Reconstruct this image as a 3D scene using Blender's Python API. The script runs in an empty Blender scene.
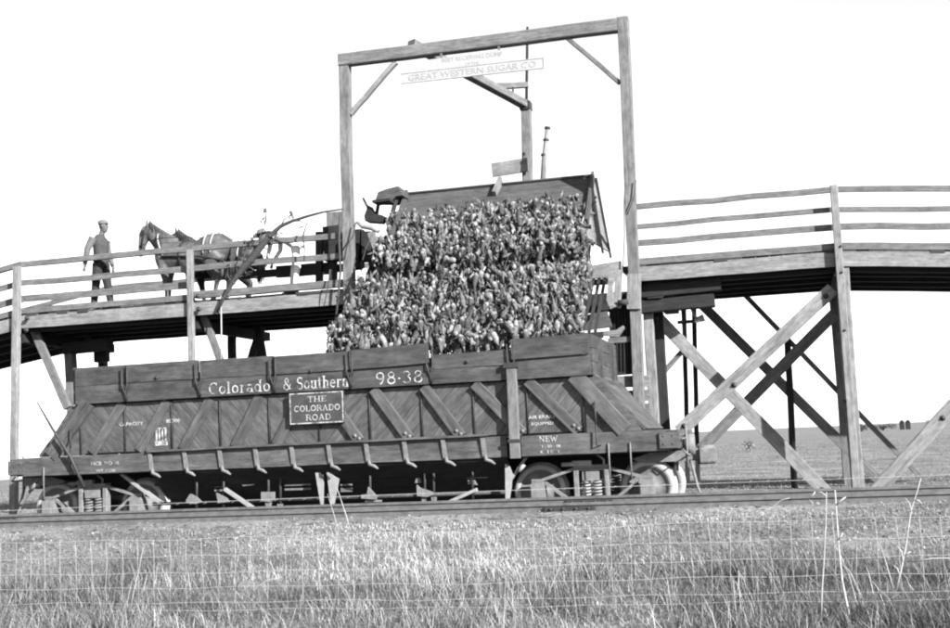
import bpy, math, random
import numpy as np
from mathutils import Vector, Matrix
R_ = math.radians
random.seed(7); rng = np.random.default_rng(7)
SC = bpy.context.scene
COL = SC.collection
# ---------------------------------------------------------------- camera
YAW, PITCH, ROLL = R_(14.4206), R_(6.0637), R_(-2.5343)
CAM = Vector((7.4257, -19.7351, 1.2394)); FPX = 1200.0
_f = Vector((-math.sin(YAW)*math.cos(PITCH), math.cos(YAW)*math.cos(PITCH), math.sin(PITCH)))
_r0 = Vector((math.cos(YAW), math.sin(YAW), 0)); _u0 = _r0.cross(_f)
CR = math.cos(ROLL)*_r0 + math.sin(ROLL)*_u0
CU = -math.sin(ROLL)*_r0 + math.cos(ROLL)*_u0
cd = bpy.data.cameras.new('camera'); cam = bpy.data.objects.new('camera', cd); COL.objects.link(cam)
M = Matrix((CR, CU, -_f)).transposed().to_4x4(); M.translation = CAM
cam.matrix_world = M
cd.sensor_width = 36; cd.lens = FPX/950*36; cd.clip_start = .1; cd.clip_end = 20000
SC.camera = cam
def at(px, py, Y):
    """world point on the vertical plane Y seen at photo pixel (px, py)"""
    d = _f + (px-475)/FPX*CR - (py-314)/FPX*CU
    return CAM + d*((Y-CAM.y)/d.y)
# ---------------------------------------------------------------- light
SUN_AZ, SUN_EL = R_(125), R_(25)          # from +Y towards +X
w = bpy.data.worlds.new('World'); SC.world = w; w.use_nodes = True
nt = w.node_tree; nt.nodes.clear()
sky = nt.nodes.new('ShaderNodeTexSky'); sky.sky_type = 'NISHITA'; sky.sun_disc = False
sky.sun_elevation = SUN_EL; sky.sun_rotation = SUN_AZ; sky.air_density = 2.0; sky.dust_density = 0; sky.ozone_density = 0
sep = nt.nodes.new('ShaderNodeRGBToBW')   # a black and white photograph
bg = nt.nodes.new('ShaderNodeBackground'); bg.inputs['Strength'].default_value = .074
out = nt.nodes.new('ShaderNodeOutputWorld')
nt.links.new(sky.outputs[0], sep.inputs[0]); nt.links.new(sep.outputs[0], bg.inputs[0]); nt.links.new(bg.outputs[0], out.inputs[0])
sl = bpy.data.lights.new('sun', 'SUN'); sl.energy = 5.0; sl.angle = R_(.5); sl.color = (1, 1, 1)
so = bpy.data.objects.new('sun', sl); COL.objects.link(so)
sd = Vector((math.sin(SUN_AZ)*math.cos(SUN_EL), math.cos(SUN_AZ)*math.cos(SUN_EL), math.sin(SUN_EL)))
so.rotation_euler = sd.to_track_quat('Z', 'Y').to_euler(); so.location = (20, -20, 30)
SC.view_settings.view_transform = 'Standard'; SC.view_settings.look = 'None'
SC.view_settings.exposure = 1.75; SC.view_settings.gamma = 1
SC.cycles.filter_width = 2.1
# ---------------------------------------------------------------- materials (a black and white world)
def nodes(name):
    m = bpy.data.materials.new(name); m.use_nodes = True
    n = m.node_tree; b = n.nodes['Principled BSDF']
    return m, n, b
def grey(n, fac, lo, hi, a=.3, b=.7, k=.45):
    lo, hi = lo*k, hi*k
    r = n.nodes.new('ShaderNodeValToRGB'); e = r.color_ramp.elements
    e[0].position = a; e[1].position = b; e[0].color = (lo, lo, lo, 1); e[1].color = (hi, hi, hi, 1)
    n.links.new(fac, r.inputs[0]); return r.outputs[0]
def noise(n, vec, scale, detail=4, rough=.6):
    t = n.nodes.new('ShaderNodeTexNoise'); t.inputs['Scale'].default_value = scale
    t.inputs['Detail'].default_value = detail; t.inputs['Roughness'].default_value = rough
    n.links.new(vec, t.inputs['Vector']); return t.outputs[0]
def mul(n, a, b, mode='MULTIPLY', f=1):
    x = n.nodes.new('ShaderNodeMix'); x.data_type = 'RGBA'; x.blend_type = mode; x.inputs[0].default_value = f
    n.links.new(a, x.inputs[6]); n.links.new(b, x.inputs[7]); return x.outputs[2]
def wood(name, lo, hi, worn=.25, rough=.85, bump=.4, across=34):
    m, n, b = nodes(name)
    uv = n.nodes.new('ShaderNodeUVMap'); mp = n.nodes.new('ShaderNodeMapping')
    mp.inputs['Scale'].default_value = (1.4, across, 1); n.links.new(uv.outputs[0], mp.inputs[0])
    g = noise(n, mp.outputs[0], 1.0, 8, .7)
    mp2 = n.nodes.new('ShaderNodeMapping'); mp2.inputs['Scale'].default_value = (1.1, 3.1, 1); n.links.new(uv.outputs[0], mp2.inputs[0])
    t = noise(n, mp2.outputs[0], 1.0, 5, .65)
    mp3 = n.nodes.new('ShaderNodeMapping'); mp3.inputs['Scale'].default_value = (3.2, 9, 1); n.links.new(uv.outputs[0], mp3.inputs[0])
    sp = noise(n, mp3.outputs[0], 1.6, 8, .75)
    mp4 = n.nodes.new('ShaderNodeMapping'); mp4.inputs['Scale'].default_value = (.7, 60, 1); n.links.new(uv.outputs[0], mp4.inputs[0])
    cr = noise(n, mp4.outputs[0], 1.0, 3, .5)
    c = mul(n, grey(n, g, lo, hi, .28, .72), grey(n, t, 1-worn, 1+worn*.2, .3, .68, 1))
    c = mul(n, c, grey(n, sp, .62, 1.12, .36, .6, 1)); c = mul(n, c, grey(n, cr, .35, 1.0, .3, .37, 1))
    n.links.new(c, b.inputs['Base Color']); b.inputs['Roughness'].default_value = rough
    b.inputs['Specular IOR Level'].default_value = .25
    bp = n.nodes.new('ShaderNodeBump'); bp.inputs['Strength'].default_value = bump; bp.inputs['Distance'].default_value = .01
    n.links.new(g, bp.inputs['Height']); n.links.new(bp.outputs[0], b.inputs['Normal'])
    return m
def rough_mat(name, lo, hi, scale=6, rough=.8, bump=.2, metal=0, a=.3, b_=.7, spec=.3):
    m, n, b = nodes(name)
    tc = n.nodes.new('ShaderNodeTexCoord')
    g = noise(n, tc.outputs['Object'], scale, 7, .65)
    n.links.new(grey(n, g, lo, hi, a, b_), b.inputs['Base Color'])
    b.inputs['Roughness'].default_value = rough; b.inputs['Metallic'].default_value = metal
    b.inputs['Specular IOR Level'].default_value = spec
    bp = n.nodes.new('ShaderNodeBump'); bp.inputs['Strength'].default_value = bump; bp.inputs['Distance'].default_value = .02
    n.links.new(g, bp.inputs['Height']); n.links.new(bp.outputs[0], b.inputs['Normal'])
    return m
def tone_mat(name, lo, hi, rough=.8):
    """each blade or stone has a tone of its own, kept in the attribute 'tone'"""
    m, n, b = nodes(name)
    at_ = n.nodes.new('ShaderNodeAttribute'); at_.attribute_name = 'tone'
    n.links.new(grey(n, at_.outputs['Fac'], lo, hi, 0, 1), b.inputs['Base Color'])
    b.inputs['Roughness'].default_value = rough; b.inputs['Specular IOR Level'].default_value = .2
    return m
W = dict(
 pale=wood('pale_timber', .27, .52, .38), gantry=wood('gantry_timber', .19, .4, .45), grey=wood('weathered_timber', .17, .34, .3),
 dark_shade=wood('dark_shade_timber', .022, .06, .4), car=wood('boxcar_paint', .085, .17, .58, .6, .3, 16),  # near-black timber; shade under deck and on back posts put into its colour
 carlow=wood('boxcar_paint_faded', .115, .23, .58, .65, .3, 14), stake=wood('stake_timber', .2, .34, .3),
 wagon=wood('wagon_boards', .1, .17, .35), wagon_light=wood('wagon_end_boards', .26, .42, .3), deck=wood('deck_planks', .05, .12, .4),
 tie=wood('tie_timber', .05, .13, .4))
IRON = rough_mat('rusty_iron', .03, .07, 14, .6)
DUSTY = rough_mat('dusty_truck_iron', .18, .34, 12, .75, .3)
PALEIRON = rough_mat('dusty_pale_iron', .34, .52, 9, .7, .2)
WHEELM = rough_mat('dusty_wheel_plate', .15, .28, 7, .7, .3)
STEEL = rough_mat('worn_steel_tread', .42, .62, 10, .35, .1)
RAILM = rough_mat('rail_steel', .12, .24, 9, .55, .2)
WIRE = rough_mat('galvanised_wire', .5, .8, 30, .5, 0)
WHITE = rough_mat('white_sign_paint', .52, .68, 5, .7, .05)
FADED = rough_mat('faded_letter_paint', .36, .58, 30, .8, .0)
LETTER = rough_mat('worn_white_letter_paint', .15, .78, 13, .8, .0, a=.4, b_=.56)
BOARDBLACK = rough_mat('dark_sign_board', .05, .11, 8, .6, .1)
ROPE = rough_mat('old_rope', .05, .12, 30, .9)
BARK = rough_mat('dead_bark', .04, .12, 20, .9, .5)
STALK = rough_mat('bleached_stalk', .4, .75, 20, .9, .2)
# ---------------------------------------------------------------- mesh builder
class MB:
    def __init__(s): s.v = []; s.f = []; s.uv = []; s.mi = []; s.sm = []
    def add(s, vs, fs, uvs=None, mi=0, smooth=False):
        o = len(s.v); s.v += [Vector(v) for v in vs]
        off = (random.random()*50, random.random()*50)
        for i, f in enumerate(fs):
            s.f.append([o+k for k in f]); s.mi.append(mi); s.sm.append(smooth)
            if uvs: s.uv += [(u+off[0], v+off[1]) for u, v in uvs[i]]
            else:
                s.uv += [(vs[k][0]+vs[k][1]*.7+off[0], vs[k][2]+vs[k][1]*.3+off[1]) for k in f]
        return s
    def beam(s, p0, p1, wd, ht, ref=(0, 0, 1), seg=1, wob=.0, mi=0, taper=1.0, cham=0.0):
        """a squared timber from p0 to p1; wd lies across ref, ht along ref"""
        p0 = Vector(p0); p1 = Vector(p1); d = (p1-p0); L = d.length; d.normalize()
        ref = Vector(ref)
        if abs(d.dot(ref)) > .98: ref = Vector((0, 1, 0)) if abs(d.y) < .9 else Vector((1, 0, 0))
        sd_ = d.cross(ref).normalized(); up = sd_.cross(d).normalized()
        if cham: prof = [(-1, -1+cham), (-1, 1-cham), (-1+cham, 1), (1-cham, 1), (1, 1-cham), (1, -1+cham), (1-cham, -1), (-1+cham, -1)]
        else: prof = [(-1, -1), (-1, 1), (1, 1), (1, -1)]
        N = len(prof); vs = []; fs = []; uv = []
        per = [0]
        for i in range(N):
            a, b = prof[i], prof[(i+1) % N]; per.append(per[-1]+math.hypot((a[0]-b[0])*wd/2, (a[1]-b[1])*ht/2))
        for k in range(seg+1):
            t = k/seg; sc = 1+(taper-1)*t
            o = sd_*random.uniform(-wob, wob)+up*random.uniform(-wob, wob)
            for a, b in prof: vs.append(p0+d*(L*t)+o+sd_*(a*wd/2*sc)+up*(b*ht/2*sc))
        for k in range(seg):
            for i in range(N):
                j = (i+1) % N
                fs.append((k*N+i, k*N+j, (k+1)*N+j, (k+1)*N+i))
                u0, u1 = L*k/seg, L*(k+1)/seg
                uv.append(((u0, per[i]), (u0, per[i+1]), (u1, per[i+1]), (u1, per[i])))
        fs.append(tuple(range(N-1, -1, -1))); uv.append(tuple((prof[i][0]*wd/2, prof[i][1]*ht/2) for i in range(N-1, -1, -1)))
        fs.append(tuple(seg*N+i for i in range(N))); uv.append(tuple((prof[i][0]*wd/2, prof[i][1]*ht/2) for i in range(N)))
        return s.add(vs, fs, uv, mi)
    def box(s, x0, x1, y0, y1, z0, z1, mi=0, wob=0, seg=1, cham=0):
        dx, dy, dz = x1-x0, y1-y0, z1-z0; cx, cy, cz = (x0+x1)/2, (y0+y1)/2, (z0+z1)/2
        if dx >= dy and dx >= dz: return s.beam((x0, cy, cz), (x1, cy, cz), dy, dz, (0, 0, 1), seg, wob, mi, cham=cham)
        if dy >= dz: return s.beam((cx, y0, cz), (cx, y1, cz), dx, dz, (0, 0, 1), seg, wob, mi, cham=cham)
        return s.beam((cx, cy, z0), (cx, cy, z1), dx, dy, (0, 1, 0), seg, wob, mi, cham=cham)
    def tube(s, pts, rad, n=6, mi=0, cap=True):
        pts = [Vector(p) for p in pts]
        if not hasattr(rad, '__len__'): rad = [rad]*len(pts)
        vs = []; fs = []; uv = []; prev = None; L = 0
        for k, p in enumerate(pts):
            d = (pts[min(k+1, len(pts)-1)]-pts[max(k-1, 0)]).normalized()
            if prev is None:
                r = Vector((0, 0, 1)) if abs(d.z) < .9 else Vector((1, 0, 0)); a = d.cross(r).normalized()
            else: a = (prev-d*prev.dot(d)).normalized()
            prev = a; b = d.cross(a)
            for i in range(n):
                t = 2*math.pi*i/n; vs.append(p+(a*math.cos(t)+b*math.sin(t))*rad[k])
        for k in range(len(pts)-1):
            l1 = L+(pts[k+1]-pts[k]).length
            for i in range(n):
                j = (i+1) % n; fs.append((k*n+i, k*n+j, (k+1)*n+j, (k+1)*n+i))
                uv.append(((L, i*.05), (L, i*.05+.05), (l1, i*.05+.05), (l1, i*.05)))
            L = l1
        if cap:
            fs.append(tuple(range(n-1, -1, -1))); uv.append(tuple((0, 0) for _ in range(n)))
            q = (len(pts)-1)*n; fs.append(tuple(q+i for i in range(n))); uv.append(tuple((0, 0) for _ in range(n)))
        return s.add(vs, fs, uv, mi, True)
    def lathe(s, c, axis, prof, n=20, mi=0, mis=None, smooth=True):
        """prof: (along axis, radius)"""
        ax = Vector(axis).normalized(); r = Vector((0, 0, 1)) if abs(ax.z) < .9 else Vector((1, 0, 0))
        a = ax.cross(r).normalized(); b = ax.cross(a); c = Vector(c); vs = []
        for h, q in prof:
            for i in range(n):
                t = 2*math.pi*i/n; vs.append(c+ax*h+(a*math.cos(t)+b*math.sin(t))*q)
        for k in range(len(prof)-1):
            fs = []
            for i in range(n):
                j = (i+1) % n; fs.append((k*n+i, (k+1)*n+i, (k+1)*n+j, k*n+j))
            s.add(vs[:] if k == 0 else [], [], None)
            o = len(s.v)-len(vs)
            for f in fs:
                s.f.append([o+q for q in f]); s.mi.append(mis[k] if mis else mi); s.sm.append(smooth)
                s.uv += [(vs[q][0]+vs[q][1], vs[q][2]) for q in f]
        return s
    def prism(s, poly, e, mi=0, grain=None):
        """poly (3-D points) extruded by the vector e"""
        n = len(poly); e = Vector(e); vs = [Vector(p) for p in poly]+[Vector(p)+e for p in poly]
        fs = [tuple(range(n)), tuple(range(2*n-1, n-1, -1))]+[(i, n+i, n+(i+1) % n, (i+1) % n) for i in range(n)]
        uv = None
        if grain:
            d_ = Vector(grain); n_ = Vector((-d_.z, 0, d_.x)); uv = [[(vs[k].dot(d_), vs[k].dot(n_)+vs[k].y) for k in f] for f in fs]
        return s.add(vs, fs, uv, mi)
    def build(s, name, mats, parent=None, fix=True):
        org = ORG.get(parent.name, Vector()) if parent else Vector()
        me = bpy.data.meshes.new(name)
        me.from_pydata([v-org for v in s.v], [], s.f)
        if fix:
            import bmesh
            bm = bmesh.new(); bm.from_mesh(me); bmesh.ops.recalc_face_normals(bm, faces=bm.faces); bm.to_mesh(me); bm.free()
        # uv follows vertex order of each face, so map by (face, vertex)
        ul = me.uv_layers.new(name='UVMap')
        k = 0
        for f, p in zip(s.f, me.polygons):
            d = {vi: s.uv[k+i] for i, vi in enumerate(f)}
            for li in p.loop_indices: ul.data[li].uv = d[me.loops[li].vertex_index]
            k += len(f)
        for p, m_, sm_ in zip(me.polygons, s.mi, s.sm): p.material_index = m_; p.use_smooth = sm_
        for m_ in (mats if isinstance(mats, (list, tuple)) else [mats]): me.materials.append(m_)
        o = bpy.data.objects.new(name, me); COL.objects.link(o)
        if parent:
            o.parent = parent; ORG[o.name] = org
        return o
ORG = {}
def tag(o, label=None, cat=None, group=None, kind=None):
    if label: o['label'] = label
    if cat: o['category'] = cat
    if group: o['group'] = group
    if kind: o['kind'] = kind
    return o
def thing(name, loc, label, cat, group=None):
    o = bpy.data.objects.new(name, None); COL.objects.link(o); o.location = loc; o.empty_display_size = .2
    ORG[o.name] = Vector(loc); return tag(o, label, cat, group)
def inst(src, name, loc, parent, rot=None):
    """another part that shares mesh data; loc is an offset inside the parent"""
    c = bpy.data.objects.new(name, src.data); COL.objects.link(c); c.parent = parent; c.location = loc
    if rot: c.rotation_euler = rot
    return c
def mesh_np(name, V, F, mat, tone=None, smooth=False):
    me = bpy.data.meshes.new(name); F = np.asarray(F, np.int32); n = F.shape[1]
    me.vertices.add(len(V)); me.vertices.foreach_set('co', np.asarray(V, np.float32).ravel())
    me.loops.add(F.size); me.loops.foreach_set('vertex_index', F.ravel())
    me.polygons.add(len(F)); me.polygons.foreach_set('loop_start', np.arange(0, F.size, n, dtype=np.int32))
    me.update(calc_edges=True)
    if tone is not None:
        a = me.attributes.new('tone', 'FLOAT', 'POINT'); a.data.foreach_set('value', np.asarray(tone, np.float32))
    me.polygons.foreach_set('use_smooth', np.full(len(F), smooth)); me.materials.append(mat)
    o = bpy.data.objects.new(name, me); COL.objects.link(o); return o
# ---------------------------------------------------------------- ground
_gy = [-200, -14, -10.3, -8.6, -7.1, -6.2, -5.25, -4.98, -2.9, -2.35, -1.6, 1.8, 2.8, 4.5, 14, 60, 9000]
_gz = [-.35, -.26, -.17, -.03, .1, .235, .287, .326, .326, .27, -.15, -.16, -.02, .04, .08, .1, .1]
def gz(X, Y):
    X = np.asarray(X, float); Y = np.asarray(Y, float)
    z = np.interp(Y, _gy, _gz)
    q = (CAM.x-X)/np.maximum(Y-CAM.y, 1)
    k = np.clip((q-.42)/.3, 0, 1); k = k*k*(3-2*k)
    z = z-.019*np.maximum(Y-9, 0)*k
    near = (np.sin(X*1.7+Y*.6)+np.sin(X*.7-Y*1.3)+np.sin(X*3.1+Y*2.3)*.5)*.02*np.clip((-6.5-Y)/1.5, 0, 1)
    far = (np.sin(X*.31+Y*.17)+np.sin(X*.13-Y*.23))*.03*np.clip((Y-5)/8, 0, 1)*np.clip((80-Y)/60, 0, 1)
    return z+near+far
def axis(lo, hi, a, b, step, grow=1.18):
    c = list(np.arange(a, b+1e-6, step)); d = step
    while c[-1] < hi: d *= grow; c.append(c[-1]+d)
    d = step
    while c[0] > lo: d *= grow; c.insert(0, c[0]-d)
    return np.array(c)
gx = axis(-6000, 6000, -14, 16, .3); gyv = axis(-120, 8500, -13, 14, .13)
GX, GY = np.meshgrid(gx, gyv); GZ = gz(GX, GY)
nx, ny = len(gx), len(gyv)
ii = (np.arange(ny-1)[:, None]*nx+np.arange(nx-1)[None, :]).ravel()
gm, n, b = nodes('dry_prairie_ground')
tc = n.nodes.new('ShaderNodeTexCoord')
g1 = noise(n, tc.outputs['Object'], 14, 8, .7); g2 = noise(n, tc.outputs['Object'], .8, 6, .6)
mp = n.nodes.new('ShaderNodeMapping'); mp.inputs['Scale'].default_value = (.05, .6, 1); n.links.new(tc.outputs['Object'], mp.inputs[0])
g3 = noise(n, mp.outputs[0], 1, 5, .6)
c = mul(n, grey(n, g1, .12, .44, .3, .7, .72), grey(n, g2, .5, 1.1, .34, .66, 1)); c = mul(n, c, grey(n, g3, .6, 1.15, .3, .7, 1))
n.links.new(c, b.inputs['Base Color']); b.inputs['Roughness'].default_value = .95; b.inputs['Specular IOR Level'].default_value = .1
bp = n.nodes.new('ShaderNodeBump'); bp.inputs['Strength'].default_value = .8; bp.inputs['Distance'].default_value = .05
n.links.new(g1, bp.inputs['Height']); n.links.new(bp.outputs[0], b.inputs['Normal'])
ground = mesh_np('ground', np.stack([GX, GY, GZ], -1).reshape(-1, 3), np.stack([ii, ii+1, ii+nx+1, ii+nx], -1), gm, None, True)
tag(ground, 'dry pale prairie ground under the tracks and trestle', None, None, 'structure')
# ---------------------------------------------------------------- railway tracks
def track(yc, zt, label, x0=-16, x1=17):
    t = thing('railway_track', (0, yc, 0), label, 'railway track')
    for s in (-1, 1):
        y = yc+s*.7525
        prof = [(-.07, -.13), (.07, -.13), (.07, -.118), (.012, -.1), (.012, -.04), (.036, -.032), (.036, -.005), (.026, 0), (-.026, 0), (-.036, -.005), (-.036, -.032), (-.012, -.04), (-.012, -.1), (-.07, -.118)]
        m = MB(); m.prism([(x0, y+a, zt+b_) for a, b_ in prof], (x1-x0, 0, 0)); m.build('rail', RAILM, t)
        for xj in (-4.6, 4.7):
            jb = MB(); jb.box(xj-.32, xj+.32, y-.05, y-.014, zt-.11, zt-.042)
            for q in (-.24, -.08, .08, .24): jb.lathe((xj+q, y-.05, zt-.075), (0, -1, 0), [(0, .02), (.02, .018), (.02, .0)], 6)
            jb.build('fishplate', IRON, t)
    protos = []
    for k in range(4):
        m = MB(); m.box(-.11, .11, yc-1.25-.05*random.random(), yc+1.25, zt-.29, zt-.132, wob=.008, seg=5, cham=.15)
        protos.append(m.build('tie', W['tie'], t))
    i = 0; x = x0
    while x < x1:
        dz = random.uniform(-.012, 0)
        if i < 4: protos[i].location = (x, 0, dz); protos[i].rotation_euler.z = random.uniform(-.02, .02)
        else: inst(protos[i % 4], 'tie', (x, random.uniform(-.06, .06), dz), t, (0, 0, random.uniform(-.015, .015)))
        x += random.uniform(.54, .68); i += 1
    return t
track(-4.05, .43, 'weathered main railway track running in front of the loaded car')
track(0, 0, 'sunken siding track under the wheels of the dark hopper car')
# ballast stones
def stones(name, n, fx, fy, size, label, mat, lift=0):
    ph = np.array([(0, 0, 1), (.9, 0, .3), (.28, .85, .35), (-.72, .53, .3), (-.72, -.53, .25), (.28, -.85, .3), (0, 0, -.4)])
    fc = np.array([(0, 1, 2), (0, 2, 3), (0, 3, 4), (0, 4, 5), (0, 5, 1), (6, 2, 1), (6, 3, 2), (6, 4, 3), (6, 5, 4), (6, 1, 5)])
    X = fx(n); Y = fy(n); S = size[0]+(size[1]-size[0])*rng.random(n)**3
    a = rng.random(n)*6.28; ca, sa = np.cos(a), np.sin(a)
    P = ph[None]*(1+.35*rng.standard_normal((n, 7, 3)))*S[:, None, None]*np.array([1, .8, .7])
    V = np.empty_like(P); V[..., 0] = P[..., 0]*ca[:, None]-P[..., 1]*sa[:, None]+X[:, None]
    V[..., 1] = P[..., 0]*sa[:, None]+P[..., 1]*ca[:, None]+Y[:, None]; V[..., 2] = P[..., 2]+gz(X, Y)[:, None]+lift
    F = (fc[None]+(np.arange(n)*7)[:, None, None]).reshape(-1, 3)
    o = mesh_np(name, V.reshape(-1, 3), F, mat, np.repeat(rng.random(n), 7)); return tag(o, label, None, None, 'stuff')
STONE = tone_mat('ballast_stone', .1, .5)
stones('ballast', 15000, lambda n: rng.uniform(-12, 14, n), lambda n: np.clip(rng.normal(-6.0, .85, n), -7.8, -2.2), (.006, .032), 'pale gravel ballast along the main track', STONE)
stones('cinder_gravel', 7000, lambda n: rng.uniform(-10, 13, n), lambda n: rng.uniform(-2.2, 8, n), (.01, .045), 'gravel and clods under the trestle', STONE)
# ---------------------------------------------------------------- timber trestle
ZD = 4.30                        # deck top on the level stretch
XL, XR = -7.95, 8.45             # where the ramps start
Y0, Y1 = 2.0, 5.5                # near and far edges of the deck
SLL, SLR = .16, .085             # ramp slopes
def dz(x): return -SLL*(XL-x) if x < XL else (-SLR*(x-XR) if x > XR else 0)
T = thing('timber_trestle', (0, 3.7, 0), 'long timber trestle with railed plank deck above the railway siding', 'trestle')
XA, XB = -13.5, 15.5
# planks: one mesh shared
pl = MB(); pl.box(-.118, .118, Y0+.03, Y1, -.06, 0, wob=.003, seg=3); p0 = pl.build('deck_plank', W['deck'], T)
pm = [p0]
for k in range(2):
    m = MB(); m.box(-.118, .118, Y0+.0-.05*k, Y1+.1, -.06, 0, wob=.003, seg=3); pm.append(m.build('deck_plank', W['deck'], T))
x = XA; i = 0
while x < XB:
    if not (-.55 < x < 4.65):       # the tipping platform stands here
        rot = (0, -math.atan(SLL) if x < XL else (math.atan(SLR) if x > XR else 0), 0)
        loc = Vector((x, 0, ZD+dz(x)+random.uniform(-.004, .006)))
        if i < 3: pm[i].location = loc; pm[i].rotation_euler = rot
        else: inst(random.choice(pm), 'deck_plank', loc+Vector((0, random.uniform(-.012, .04), 0)), T, rot)
        i += 1
    x += .243
def run(xs, y, zoff, wd, ht, name, mat, wob=.006, yoff=0):
    """a length of timber that follows the deck between stations xs"""
    for a, b_ in zip(xs[:-1], xs[1:]):
        m = MB(); m.beam((a+.003, y, ZD+dz(a)+zoff), (b_-.003, y, ZD+dz(b_)+zoff), wd, ht, (0, 0, 1), 5, wob); m.build(name, mat, T)
for y in (2.34, 2.95, 3.75, 4.55, 5.3): run([XA, XL, -4, -.75] if True else 0, y, -.06-.15, .16, .3, 'stringer', W['dark_shade'])  # stringer colour carries the black shade under the deck
for y in (2.34, 2.95, 3.75, 4.55, 5.3): run([4.85, XR, 12, XB], y, -.06-.15, .16, .3, 'stringer', W['dark_shade'])
for y in (4.9, 5.3): run([-.75, 2, 4.85], y, -.3, .18, .34, 'stringer', W['dark_shade'])
LW = [XA, -10.8, XL, -4, -.66]; RW = [4.95, XR, 12, XB]
run(LW, 2.0, -.175, .06, .26, 'fascia_board', W['pale']); run(RW, 2.0, -.165, .06, .26, 'fascia_board', W['pale'])
run([XA, XL, -4.0], 2.06, .07, .12, .12, 'curb_timber', W['grey']); run([-3.92, -.66], 2.0, .1, .16, .14, 'curb_timber', W['grey'])
run(RW, 2.06, .06, .14, .12, 'curb_timber', W['grey'])
run([XA, XL, -6.1, -4.03], 2.12, .335, .05, .14, 'guard_board', W['grey'], .008)
for zo, ht in ((1.06, .11), (.66, .12)): run([XA, XL, -4.0, -.66], 2.05, zo, .05 if zo < 1 else .1, ht, 'handrail', W['grey'], .012)
for zo, ht in ((1.09, .1), (.73, .09), (.42, .11)): run([4.93, XR, 12, XB], 2.09, zo, .06, ht, 'handrail', W['grey'], .012)
# far side rails seen through the near ones
run([XA, XL, -4.0, -.86], 5.4, .95, .06, .1, 'handrail', W['grey'], .012)
run([4.93, XR, 12, XB], 5.4, .36, .06, .12, 'handrail', W['grey'], .012)
def stick(p, q, wd, ht, name, mat, ref=(0, 1, 0), seg=6, wob=.006, parent=None):
    m = MB(); m.beam(p, q, wd, ht, ref, seg, wob, cham=.12); return m.build(name, mat, parent or T)
def gzz(x, y): return float(gz(x, y))
# near posts run up as railing posts
def post(x, y, ztop, mat, wd=.2, dp=.17, name='post', lean=0): return stick((x+lean, y, gzz(x, y)-.3), (x, y, ztop), wd, dp, name, mat)
post(-7.98, 1.93, ZD+1.0, W['pale'], .15, .12, lean=-.12); post(-4.0, 1.92, ZD+1.02, W['pale'], .12, .1)
post(8.45, 1.9, ZD+1.12, W['pale'], .13, .12, lean=-.02)
stick((8.48, 1.93, ZD-.35), (8.46, 1.93, gzz(8.4, 1.9)-.3), .22, .1, 'post', W['pale'])
post(11.9, 1.9, ZD+.7, W['pale'], .2, .15)
post(-11.8, 1.9, ZD+.4, W['pale'], .16, .14)
for x, d in ((-8.05, 0), (-4.05, 0), (8.45, .0), (11.9, 0), (-11.8, 0)):
    post(x, 5.25, ZD-.55+dz(x), W['grey'] if x > 0 else W['dark_shade'], .18, .16); 
    stick((x, 2.1, ZD-.47+dz(x)), (x, 5.6, ZD-.47+dz(x)), .2, .2, 'cap_beam', W['dark_shade'], (0, 0, 1))
# bracing of the right-hand bay, front frame
def br(a, b_, wd=.24, th=.06, mat='pale', name='brace'): return stick(a, b_, wd, th, name, W[mat], (0, 1, 0), 6, .004)
P = lambda x, y, Y: at(x, y, Y)
br(P(679, 432, 2.06), P(833, 289, 2.06)); br(P(648, 308, 2.9), P(836, 503, 2.9))
br(P(955, 404, 2.0), P(868, 500, 2.0), .24, .08)
br(P(693, 296, 5.2), P(902, 503, 5.2), .2, .06, 'grey'); br(P(834, 314, 4.7), P(694, 456, 4.7), .22, .06, 'grey')
br(P(741, 291, 5.42), P(930, 487, 5.42), .1, .05, 'grey')
br(P(688, 345, 3.6), P(652, 385, 3.6), .1, .05, 'grey')
for px_, py0, py1, wd in ((687, 305, 488, .09), (697, 305, 488, .09)):
    stick(P(px_+1, py1, 5.3), P(px_-3, py0, 5.3), wd, .1, 'post', W['dark_shade'])
stick(P(795, 497, 5.2), P(787, 330, 5.2), .13, .12, 'post', W['dark_shade'])  # back posts coloured near black for the shade they stand in
m = MB(); a = P(684, 322, 3.2); m.box(a.x-.12, a.x+.2, a.y-.05, a.y+.05, a.z-.03, a.z+.03); m.box(a.x-.04, a.x+.04, a.y-.04, a.y+.04, a.z-.4, a.z+.3); m.build('iron_bracket', IRON, T)
m = MB(); m.tube([P(688, 300, 2.9), P(693, 312, 2.9), P(697, 320, 2.9)], .03, 6); m.lathe(P(700, 319, 2.9), (1, 0, .3), [(-.1, .05), (.08, .07), (.08, 0)], 10); m.build('pipe_elbow', PALEIRON, T)
# left bents
br(P(31, 323, 2.3), P(68, 408, 2.3), .17, .09, 'grey'); br(P(204, 316, 2.3), P(221, 362, 2.3), .15, .08, 'grey')
br(P(106, 362, 4.4), P(84, 333, 4.4), .12, .07, 'grey')
stick(P(102, 362, 4.0), P(101, 338, 4.0), .3, .2, 'post', W['dark_shade']); stick(P(74, 440, 3.4), P(70, 350, 3.4), .2, .2, 'post', W['grey'])
stick(P(66, 349, 3.4), P(110, 344, 3.4), .3, .25, 'cap_beam', W['dark_shade'], (0, 0, 1))
for dx in (0, 28): pass
stick(P(232, 420, 4.6), P(232, 330, 4.6), .16, .14, 'post', W['dark_shade']); 
stick(P(250, 362, 4.2), P(262, 326, 4.2), .15, .12, 'brace', W['dark_shade']); stick(P(264, 362, 4.0), P(258, 326, 4.0), .15, .12, 'brace', W['dark_shade'])
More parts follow.
